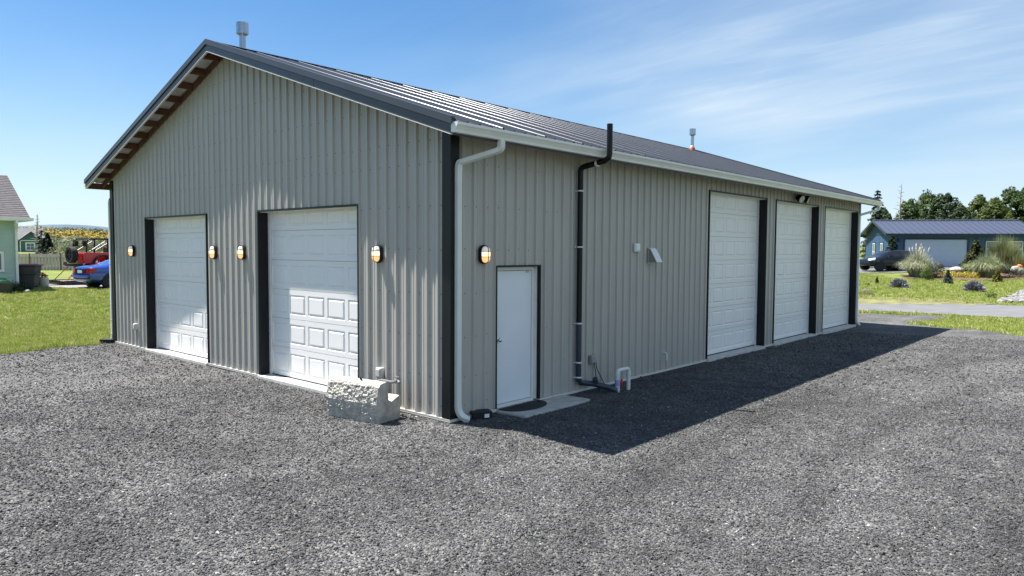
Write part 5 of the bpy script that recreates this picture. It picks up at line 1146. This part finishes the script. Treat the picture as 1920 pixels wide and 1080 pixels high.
m_pamp = leafmat('pampas_blade', (.24, .27, .14), (.52, .53, .38), vscale=1.5); m_pamp2 = leafmat('green_pampas_blade', (.19, .24, .10), (.44, .47, .30), vscale=1.5)
fountain('pampas_grass', 'large pale pampas grass clump in front of the dark hatchback', 'ornamental grass', V(LA(1720, 47.6), 47.6, dz=.03), 1.80, 1.22, 2600, m_pamp, .035, 'pampas clumps in the garden bed', tips=14)
fountain('pampas_grass', 'broad pampas grass clump below the tall broom shrub', 'ornamental grass', V(LA(1850, 47.0), 47.0, dz=.03), 1.62, 1.25, 2400, m_pamp2, .035, 'pampas clumps in the garden bed')
m_broom = leafmat('broom_twig', (.20, .23, .09), (.38, .39, .21))
fountain('broom_shrub', 'tall feathery olive broom shrub before the garage windows', 'shrub', V(LA(1880, 49.6), 49.6, dz=.03), 2.2, 1.05, 2400, m_broom, .03, None, -.45, droop=.55)
fountain('broom_shrub', 'lower feathery olive broom shrub at the bed end', 'shrub', V(LA(1903, 49.0), 49.0, dz=.03), 1.5, .95, 1500, m_broom, .03, None, -.45, droop=.6)
m_box = leafmat('clipped_leaf', (.030, .070, .016), (.06, .115, .026)); m_lime = leafmat('lime_leaf', (.075, .125, .020), (.13, .19, .035)); m_gold = leafmat('gold_leaf', (.40, .36, .015), (.60, .52, .03), var=.25)
bush('round_bush', 'dense dark green ball shaped bush right of the pampas', 'bush', V(LA(1753, 47.4), 47.4), [(0, 0, .50, .60, .9), (.3, .1, .44, .48, .9)], m_box, .05, 1500)
bush('round_bush', 'lighter green bush with bare foot beside the dark ball bush', 'bush', V(LA(1738, 45.8), 45.8), [(0, 0, .55, .36, 1.0), (-.12, 0, .34, .3, .8), (.15, 0, .3, .3, .8)], m_lime, .045, 1100)
bush('golden_bush', 'low spreading bright yellow bush in the mulch bed', 'bush', V(LA(1799, 47.2), 47.2), [(k * .42 - .85, .12 * (-1) ** k, .16, .36, .72) for k in range(5)] + [(-.4, .3, .2, .35, .7), (.4, .3, .2, .35, .7)], m_gold, .05, 1700)
p = V(LA(1778, 43.6), 43.6); spruce(p, top_h(506, 43.6, 1778, p.z), .36, 'small blue green spruce below the yellow bush', .9, leaf=.05, per=60, lev=9, m=leafmat('blue_needle', (.055, .095, .075), (.10, .15, .115)), cat='small tree')
p = V(LA(1871, 44.2), 44.2); spruce(p, top_h(504, 44.2, 1871, p.z), .40, 'small golden conifer below the broad pampas clump', .8, leaf=.055, per=55, lev=8, m=leafmat('golden_needle', (.15, .14, .02), (.26, .23, .04)), cat='small tree')
p = V(LA(1828, 51.5), 51.5); spruce(p, top_h(450, 51.5, 1828, p.z), 1.2, 'dense yellow green conical conifer at the right garage door post', 1.0, leaf=.09, per=90, lev=14, m=leafmat('lawson_leaf', (.075, .095, .022), (.14, .155, .045)))
bush('round_bush', 'low green bush at the foot of the conical conifer', 'bush', V(LA(1812, 50.2), 50.2), [(0, 0, .35, .45, .85)], m_lime, .05, 800)
p = V(LA(1671, 54.6), 54.6); spruce(p, top_h(442, 54.6, 1671, p.z), 1.05, 'dark green pine at the garage corner behind the hatchback', 1.0, leaf=.10, per=90, lev=11, m=m_cyp2)
bush('hedge_bush', 'green bush with yellow flowers behind the hatchback bonnet', 'bush', V(LA(1628, 57.0), 57.0), [(0, 0, .5, .65, .8), (.6, 0, .4, .5, .8), (-.6, 0, .4, .5, .8)], m_lime, .06, 1000)
bush('low_bush', 'grey green bush at the right end of the mulch bed', 'bush', V(LA(1913, 46.4), 46.4), [(0, 0, .4, .55, .8), (.5, 0, .35, .5, .75), (-.45, 0, .3, .4, .75)], leafmat('greygreen_leaf', (.055, .085, .05), (.10, .135, .08)), .05, 1200)
bush('red_shrub', 'small dark red leaved shrub before the pale garage door', 'shrub', V(LA(1762, 51.5), 51.5), [(0, 0, .40, .28, .9), (.2, 0, .5, .18, 1)], leafmat('maroon_leaf', (.085, .022, .04), (.14, .05, .075)), .05, 420)
m_lav = mat('lavender_spike', (.19, .18, .24), .8, 0, .3, 3, rgb2=(.32, .30, .39), island=.3)
def lavender(px, D, r, label):
    t = thing('lavender', label, 'lavender', V(LA(px, D), D), 0, 'lavender mounds on the lawn')
    n = 900; d = rng.normal(0, 1, (n, 3)); d[:, 2] = np.abs(d[:, 2]) * .9 + .05; d /= np.linalg.norm(d, axis=1)[:, None]; b = MB()
    L_ = r * rng.uniform(.75, 1.08, n); sc = np.array([1, 1, 1.02]); a = rng.normal(0, 1, (n, 3)); sd = np.cross(d, a); sd /= np.linalg.norm(sd, axis=1)[:, None]; c0 = d * (L_ * .25)[:, None] * sc; c1 = d * (L_ * .8)[:, None] * sc; c2 = d * L_[:, None] * sc; w1 = sd * .010; w2 = sd * .022
    vg = np.stack([c0 - w1, c0 + w1, c1 + w1, c1 - w1], 1).reshape(-1, 3); vf = np.stack([c1 - w2 * .5, c1 + w2 * .5, (c1 + c2) / 2 + w2, c2, (c1 + c2) / 2 - w2], 1).reshape(-1, 3)
    for nm, v, k, mm in (('stalks', vg, 4, leafmat('lavender_stalk', (.10, .13, .09))), ('flowers', vf, 5, m_lav)):
        me = bpy.data.meshes.new(nm); me.from_pydata(v.tolist(), [], np.arange(len(v)).reshape(-1, k).tolist()); mobj(nm, me, mm, t)
    return t
lavender(1687, 40.8, .52, 'rounded purple grey lavender mound nearest the metal building'); lavender(1828, 39.8, .58, 'rounded purple grey lavender mound nearest the rock pile')
p = V(LA(1645, 42.6), 42.6); spruce(p, .42, .14, 'tiny dark upright conifer alone on the lawn', 1.0, leaf=.03, per=40, lev=7, m=m_box, cat='small tree')
bush('flowering_plant', 'small pale flowering plant at the lawn edge by the downspout', 'plant', V(LA(1626, 37.6), 37.6), [(0, 0, .15, .28, .8), (.25, 0, .1, .2, .8), (-.2, 0, .1, .2, .8)], leafmat('pale_flower', (.30, .25, .19), (.42, .38, .30)), .035, 420)
bush('weed_clump', 'small green weed clump on lawn left of the rock pile', 'plant', V(LA(1857, 37.0), 37.0), [(0, 0, .16, .28, .8), (.22, 0, .12, .2, .8)], m_lime, .04, 350)
bush('weed_clump', 'tiny weed in the grass between tiny conifer and road', 'plant', V(LA(1627, 41.5), 41.5), [(0, 0, .08, .16, .7)], m_lime, .035, 150)
boulder('flat_boulder', 'flat grey boulder in the bed before the pale garage door', 'boulder', V(LA(1794, 50.4), 50.4, dz=.22), (.52, .36, .22), mat('grey_boulder', (.34, .31, .28), .9, 0, .2, 5, .4, 14), A_RIGHT)
boulder('garden_ball', 'round orange ball on the rocks at the bed end', 'garden ball', V(LA(1911, 48.2), 48.2, dz=.58), (.17, .17, .14), mat('orange_glaze', (.75, .20, .03), .5), 0)
boulder('garden_stone', 'pale stone beside the orange ball at the bed end', 'stone', V(LA(1904, 48.0), 48.0, dz=.42), (.3, .24, .2), mat('pale_stone', (.45, .42, .40), .9, 0, .2, 5), .4)
boulder('garden_stone', 'grey stone under the orange ball at the bed end', 'stone', V(LA(1915, 47.9), 47.9, dz=.26), (.36, .28, .3), m_stone, 1.2)
# river rock bank, one joined mass
rk = []; rf = []; ico = bmesh.new(); bmesh.ops.create_icosphere(ico, subdivisions=1, radius=1); iv = np.array([v.co[:] for v in ico.verts]); iff = np.array([[v.index for v in f.verts] for f in ico.faces]); ico.free()
cnt = 0
for k in range(1500):
    D = random.uniform(34.3, 39.6); px = random.uniform(1872, 2010)
    if px < 1872 + (D - 34.4) / 5.2 * 50 + random.uniform(-5, 8): continue
    p = V(LA(px, D), D); s = random.uniform(.07, .17); q = iv * (1 + .25 * rng.normal(0, .5, (len(iv), 1))) * np.array([s, s * random.uniform(.6, 1), s * random.uniform(.45, .8)]); a = random.uniform(0, 6.28); ca, sa = math.cos(a), math.sin(a)
    q = np.stack([q[:, 0] * ca - q[:, 1] * sa, q[:, 0] * sa + q[:, 1] * ca, q[:, 2]], 1) + np.array([p.x, p.y, p.z + .04 + .05 * random.random()]); rk.append(q); rf.append(iff + cnt); cnt += len(iv)
me = bpy.data.meshes.new('rock_bank'); me.from_pydata(np.concatenate(rk).tolist(), [], np.concatenate(rf).tolist()); tag(mobj('rock_bank', me, mat('river_rock', (.17, .168, .165), .8, 0, .15, 3, island=.5)), 'grey river rocks banked beside the road at the right', 'rocks', kind='stuff')

# ------------------------------------------------------------------ loose stones and grass (uncountable): scattered by geometry nodes
def scatter(name, pts, rots, scl, shapes, label, cat):
    me = bpy.data.meshes.new(name); n = len(pts); me.vertices.add(n); me.vertices.foreach_set('co', np.asarray(pts, np.float32).ravel())
    a = me.attributes.new('rot', 'FLOAT_VECTOR', 'POINT'); a.data.foreach_set('vector', np.asarray(rots, np.float32).ravel())
    a = me.attributes.new('scl', 'FLOAT_VECTOR', 'POINT'); a.data.foreach_set('vector', np.asarray(scl, np.float32).ravel())
    o = bpy.data.objects.new(name, me); COL.objects.link(o)
    col = bpy.data.collections.new(name + '_shapes')
    for s in shapes: col.objects.link(s)
    ng = bpy.data.node_groups.new(name, 'GeometryNodeTree'); ng.interface.new_socket('Geometry', in_out='INPUT', socket_type='NodeSocketGeometry'); ng.interface.new_socket('Geometry', in_out='OUTPUT', socket_type='NodeSocketGeometry')
    gi = ng.nodes.new('NodeGroupInput'); go = ng.nodes.new('NodeGroupOutput'); ip = ng.nodes.new('GeometryNodeInstanceOnPoints'); ci = ng.nodes.new('GeometryNodeCollectionInfo'); ci.inputs['Collection'].default_value = col; ci.inputs['Separate Children'].default_value = True; ci.inputs['Reset Children'].default_value = True
    ip.inputs['Pick Instance'].default_value = True
    for an, sk in (('rot', 'Rotation'), ('scl', 'Scale')):
        na = ng.nodes.new('GeometryNodeInputNamedAttribute'); na.data_type = 'FLOAT_VECTOR'; na.inputs['Name'].default_value = an
        if sk == 'Rotation': er = ng.nodes.new('FunctionNodeEulerToRotation'); ng.links.new(na.outputs[0], er.inputs[0]); ng.links.new(er.outputs[0], ip.inputs[sk])
        else: ng.links.new(na.outputs[0], ip.inputs[sk])
    ng.links.new(gi.outputs[0], ip.inputs['Points']); ng.links.new(ci.outputs[0], ip.inputs['Instance']); ng.links.new(ip.outputs[0], go.inputs[0])
    md = o.modifiers.new('scatter', 'NODES'); md.node_group = ng
    return tag(o, label, cat, kind='stuff')
def random_mat(name, stops, rough=.85, spec=.3, transl=0.0):
    m = bpy.data.materials.new(name); m.use_nodes = True; t = m.node_tree; b = t.nodes['Principled BSDF']; b.inputs['Roughness'].default_value = rough; b.inputs['Specular IOR Level'].default_value = spec
    oi = t.nodes.new('ShaderNodeObjectInfo'); r = t.nodes.new('ShaderNodeValToRGB'); e = r.color_ramp.elements; e[0].position = stops[0][0]; e[0].color = (*stops[0][1], 1); e[1].position = stops[-1][0]; e[1].color = (*stops[-1][1], 1)
    for p_, c in stops[1:-1]: k = e.new(p_); k.color = (*c, 1)
    t.links.new(oi.outputs['Random'], r.inputs[0]); t.links.new(r.outputs[0], b.inputs['Base Color'])
    if transl:
        tr = t.nodes.new('ShaderNodeBsdfTranslucent'); ms = t.nodes.new('ShaderNodeMixShader'); ms.inputs[0].default_value = transl; t.links.new(r.outputs[0], tr.inputs[0]); t.links.new(b.outputs[0], ms.inputs[1]); t.links.new(tr.outputs[0], ms.inputs[2]); t.links.new(ms.outputs[0], t.nodes['Material Output'].inputs[0])
    return m
m_chip = random_mat('basalt_chip', [(0, (.040, .0405, .042)), (.45, (.070, .0715, .0735)), (.86, (.104, .106, .108)), (.990, (.15, .15, .15)), (1.0, (.40, .39, .36))])
TRACKS = ((28.36, 3.66, 23.77), (28.36, 3.66, 22.1), (28.36, 3.66, 25.4), (-0.98, -10.08, 7.13), (-0.98, -10.08, 5.45))
def patchy(m):   # wheel polished and washed areas: broad tone changes laid over the chips
    t = m.node_tree; b = t.nodes['Principled BSDF']; src = b.inputs['Base Color'].links[0].from_socket; g = t.nodes.new('ShaderNodeNewGeometry')
    def nz(sc, st, d): 
        mp = t.nodes.new('ShaderNodeMapping'); mp.inputs['Scale'].default_value = st; mp.inputs['Rotation'].default_value = (0, 0, .5); t.links.new(g.outputs['Position'], mp.inputs[0]); n = t.nodes.new('ShaderNodeTexNoise'); n.inputs['Scale'].default_value = sc; n.inputs['Detail'].default_value = d; n.inputs['Distortion'].default_value = .6; t.links.new(mp.outputs[0], n.inputs['Vector']); r = t.nodes.new('ShaderNodeMapRange'); r.inputs[1].default_value = .32; r.inputs[2].default_value = .68; r.inputs[3].default_value = .80; r.inputs[4].default_value = 1.17; t.links.new(n.outputs['Fac'], r.inputs[0]); return r.outputs[0]
    mu = t.nodes.new('ShaderNodeMath'); mu.operation = 'MULTIPLY'; t.links.new(nz(.55, (1, .35, 1), 3), mu.inputs[0]); t.links.new(nz(2.4, (1, 1, 1), 4), mu.inputs[1])
    cur = mu.outputs[0]; gate = nz(.9, (1, 1, 1), 3)
    def mt(op, a, b_=None):
        n = t.nodes.new('ShaderNodeMath'); n.operation = op
        for i_, v in enumerate((a, b_)):
            if v is None: continue
            if isinstance(v, (int, float)): n.inputs[i_].default_value = v
            else: t.links.new(v, n.inputs[i_])
        return n.outputs[0]
    for (cx_, cy_, r_) in TRACKS:   # loose ridges thrown up beside the wheel paths
        vm = t.nodes.new('ShaderNodeVectorMath'); vm.operation = 'DISTANCE'; t.links.new(g.outputs['Position'], vm.inputs[0]); vm.inputs[1].default_value = (cx_, cy_, -.06)
        d_ = mt('ABSOLUTE', mt('SUBTRACT', mt('ADD', vm.outputs['Value'], mt('MULTIPLY', mt('SUBTRACT', gate, 1.0), .5)), r_))
        mr_ = t.nodes.new('ShaderNodeMapRange'); mr_.interpolation_type = 'SMOOTHSTEP'; mr_.inputs[1].default_value = .06; mr_.inputs[2].default_value = .40; mr_.inputs[3].default_value = .83; mr_.inputs[4].default_value = 1.02; t.links.new(d_, mr_.inputs[0]); cur = mt('MULTIPLY', cur, mr_.outputs[0])
    h = t.nodes.new('ShaderNodeHueSaturation'); t.links.new(cur, h.inputs['Value']); t.links.new(src, h.inputs['Color']); t.links.new(h.outputs[0], b.inputs['Base Color'])
patchy(m_chip); patchy(m_gravel)
stones = []
for k in range(6):
    bm = bmesh.new(); bmesh.ops.create_icosphere(bm, subdivisions=1, radius=1)
    for v in bm.verts: v.co = v.co * random.uniform(.62, 1.15); v.co.z *= .62; v.co.y *= .8
    me = bpy.data.meshes.new('chip'); bm.to_mesh(me); bm.free(); me.materials.append(m_chip); stones.append(bpy.data.objects.new('gravel_chip', me))
def wedge(n, r0, r1, a0, a1):   # n points, bearings measured from straight ahead of the mast
    r = np.sqrt(rng.uniform(r0 * r0, r1 * r1, n)); a = rng.uniform(a0, a1, n); x = MAST.x + r * (np.sin(a) * RH.x + np.cos(a) * FH.x); y = MAST.y + r * (np.sin(a) * RH.y + np.cos(a) * FH.y); return x, y, r
Xs, Ys, Ss = [], [], []
for n, r0, r1, s0 in ((95000, 3.8, 8.0, .0095), (120000, 8.0, 14.0, .0112), (90000, 14, 24, .0145)):
    x, y, r = wedge(n, r0, r1, -.86, .86); ok_ = in_yard(x, y) & ~((x > -BW - .02) & (x < .04) & (y > -.04) & (y < BL)) & ~((x > -.05) & (x < .6) & (y > .88) & (y < 2.56))
    ok_ &= ~((y > -.11) & (y < 0) & (((x > DA[0] - .03) & (x < DA[1] + .03)) | ((x > DB_[0] - .03) & (x < DB_[1] + .03)))); ok_ &= ~((x > 0) & (x < .09) & (y > DC[0] - .03) & (y < DE[1] + .03))
    x, y = x[ok_], y[ok_]; Xs.append(x); Ys.append(y); Ss.append(s0 * np.exp(rng.normal(0, .33, len(x))))
x = np.concatenate(Xs); y = np.concatenate(Ys); s = np.concatenate(Ss); z = yz(x, y) + s * .25
scatter('gravel', np.stack([x, y, z], 1), np.stack([rng.normal(0, .45, len(x)), rng.normal(0, .45, len(x)), rng.uniform(0, 6.28, len(x))], 1), np.stack([s, s, s], 1), stones, 'dark crushed basalt chips strewn over the yard', 'gravel')
m_blade = random_mat('lawn_blade', [(0, (.18, .255, .042)), (.45, (.28, .335, .068)), (.8, (.39, .40, .12)), (1, (.52, .47, .24))], .6, .3, .25)
tufts = []
for k in range(5):
    b = MB()
    for q in range(13):
        a = random.uniform(0, 6.28); r = random.random() ** .5 * .07; p0 = Vector((math.cos(a) * r, math.sin(a) * r, -.01)); h = random.uniform(.035, .085); le = Vector((random.uniform(-.04, .04), random.uniform(-.04, .04), 0)); w = Vector((math.cos(a + 1.6), math.sin(a + 1.6), 0)) * .0045
        b.add([p0 - w, p0 + w, p0 + le * .4 + Vector((0, 0, h * .6)) + w * .8, p0 + le * .4 + Vector((0, 0, h * .6)) - w * .8, p0 + le + Vector((0, 0, h))], [(0, 1, 2, 3), (3, 2, 4)])
    me = bpy.data.meshes.new('tuft'); me.from_pydata(b.v, [], b.f); me.materials.append(m_blade); tufts.append(bpy.data.objects.new('grass_tuft', me))
gxs, gys, gss = [], [], []
def road_frac(x, y): s_ = (x + 60) / 120; return y - (19.3 + 11.9 * s_), y - (20.6 + 22.8 * s_)
for n, r0, r1, a0, a1, sc_ in ((30000, 17, 27, -.80, -.42, 1.0), (26000, 27, 46, -.80, -.42, 1.25), (16000, 19, 32, .36, .80, 1.0), (30000, 30, 58, .38, .78, 1.3)):
    x, y, r = wedge(n, r0, r1, a0, a1); rn, rf_ = road_frac(x, y); k = ~in_yard(x, y) & ~((rn > -.1) & (rf_ < .1)) & ~((x > -BW - .05) & (x < .05) & (y > -.05) & (y < BL + .05))
    dxy = np.stack([x - hc.x, y - hc.y], 1); la = dxy @ np.array([RH.x, RH.y]); de = dxy @ np.array([FH.x, FH.y]); hx_ = (la + de) * .7071; hy_ = (de - la) * .7071; k &= ~((hx_ < 0.05) & (hy_ > -.05))
    lat_ = (x - MAST.x) * RH.x + (y - MAST.y) * RH.y; dep_ = (x - MAST.x) * FH.x + (y - MAST.y) * FH.y
    gx_, gy_ = x - g0.x, y - g0.y; cg, sg_ = math.cos(gr), math.sin(gr); lx = gx_ * cg + gy_ * sg_; ly = -gx_ * sg_ + gy_ * cg; k &= ~((lx > -.1) & (ly > -.1)); k &= ~((dep_ > 50.9) & (lat_ > 20)); k &= ~((dep_ > 46.4) & (dep_ < 52) & (lat_ > 25))
    # the driveway
    A_, B2 = np.array([-33.6, 1.7]), np.array([-22.0, 10.2]); u = (B2 - A_) / np.linalg.norm(B2 - A_); w_ = np.array([-u[1], u[0]]); qd = (x - A_[0]) * w_[0] + (y - A_[1]) * w_[1]; k &= ~((qd > -.05) & (qd < 3.3) & (x < -20))
    gxs.append(x[k]); gys.append(y[k]); gss.append(sc_ * np.exp(rng.normal(0, .25, k.sum())))
x = np.concatenate(gxs); y = np.concatenate(gys); s = np.concatenate(gss)
edge_ = in_yard(x + .35, y) | in_yard(x, y - .35); s = np.where(edge_ & (rng.random(len(x)) < .5), s * 1.6, s)
z = gzs(np.stack([x, y], 1)) + .0
scatter('grass', np.stack([x, y, z], 1), np.stack([np.zeros(len(x)), np.zeros(len(x)), rng.uniform(0, 6.28, len(x))], 1), np.stack([s, s, s * rng.uniform(.7, 1.2, len(x))], 1), tufts, 'short green lawn grass on both sides of the building', 'grass')
# pale flecks and litter on the gravel
m_pale = mat('pale_quartz', (.55, .53, .50), .8, 0, .1, 9)
for (x, y, s, lab) in ((3.95, -3.0, .035, 'larger pale pebble on the gravel well right of the stone block'),):
    boulder('pale_pebble', lab, 'pebble', (x, y, float(yz(x, y)) + .015), (s, s * .8, s * .6), m_pale, 0, 2)
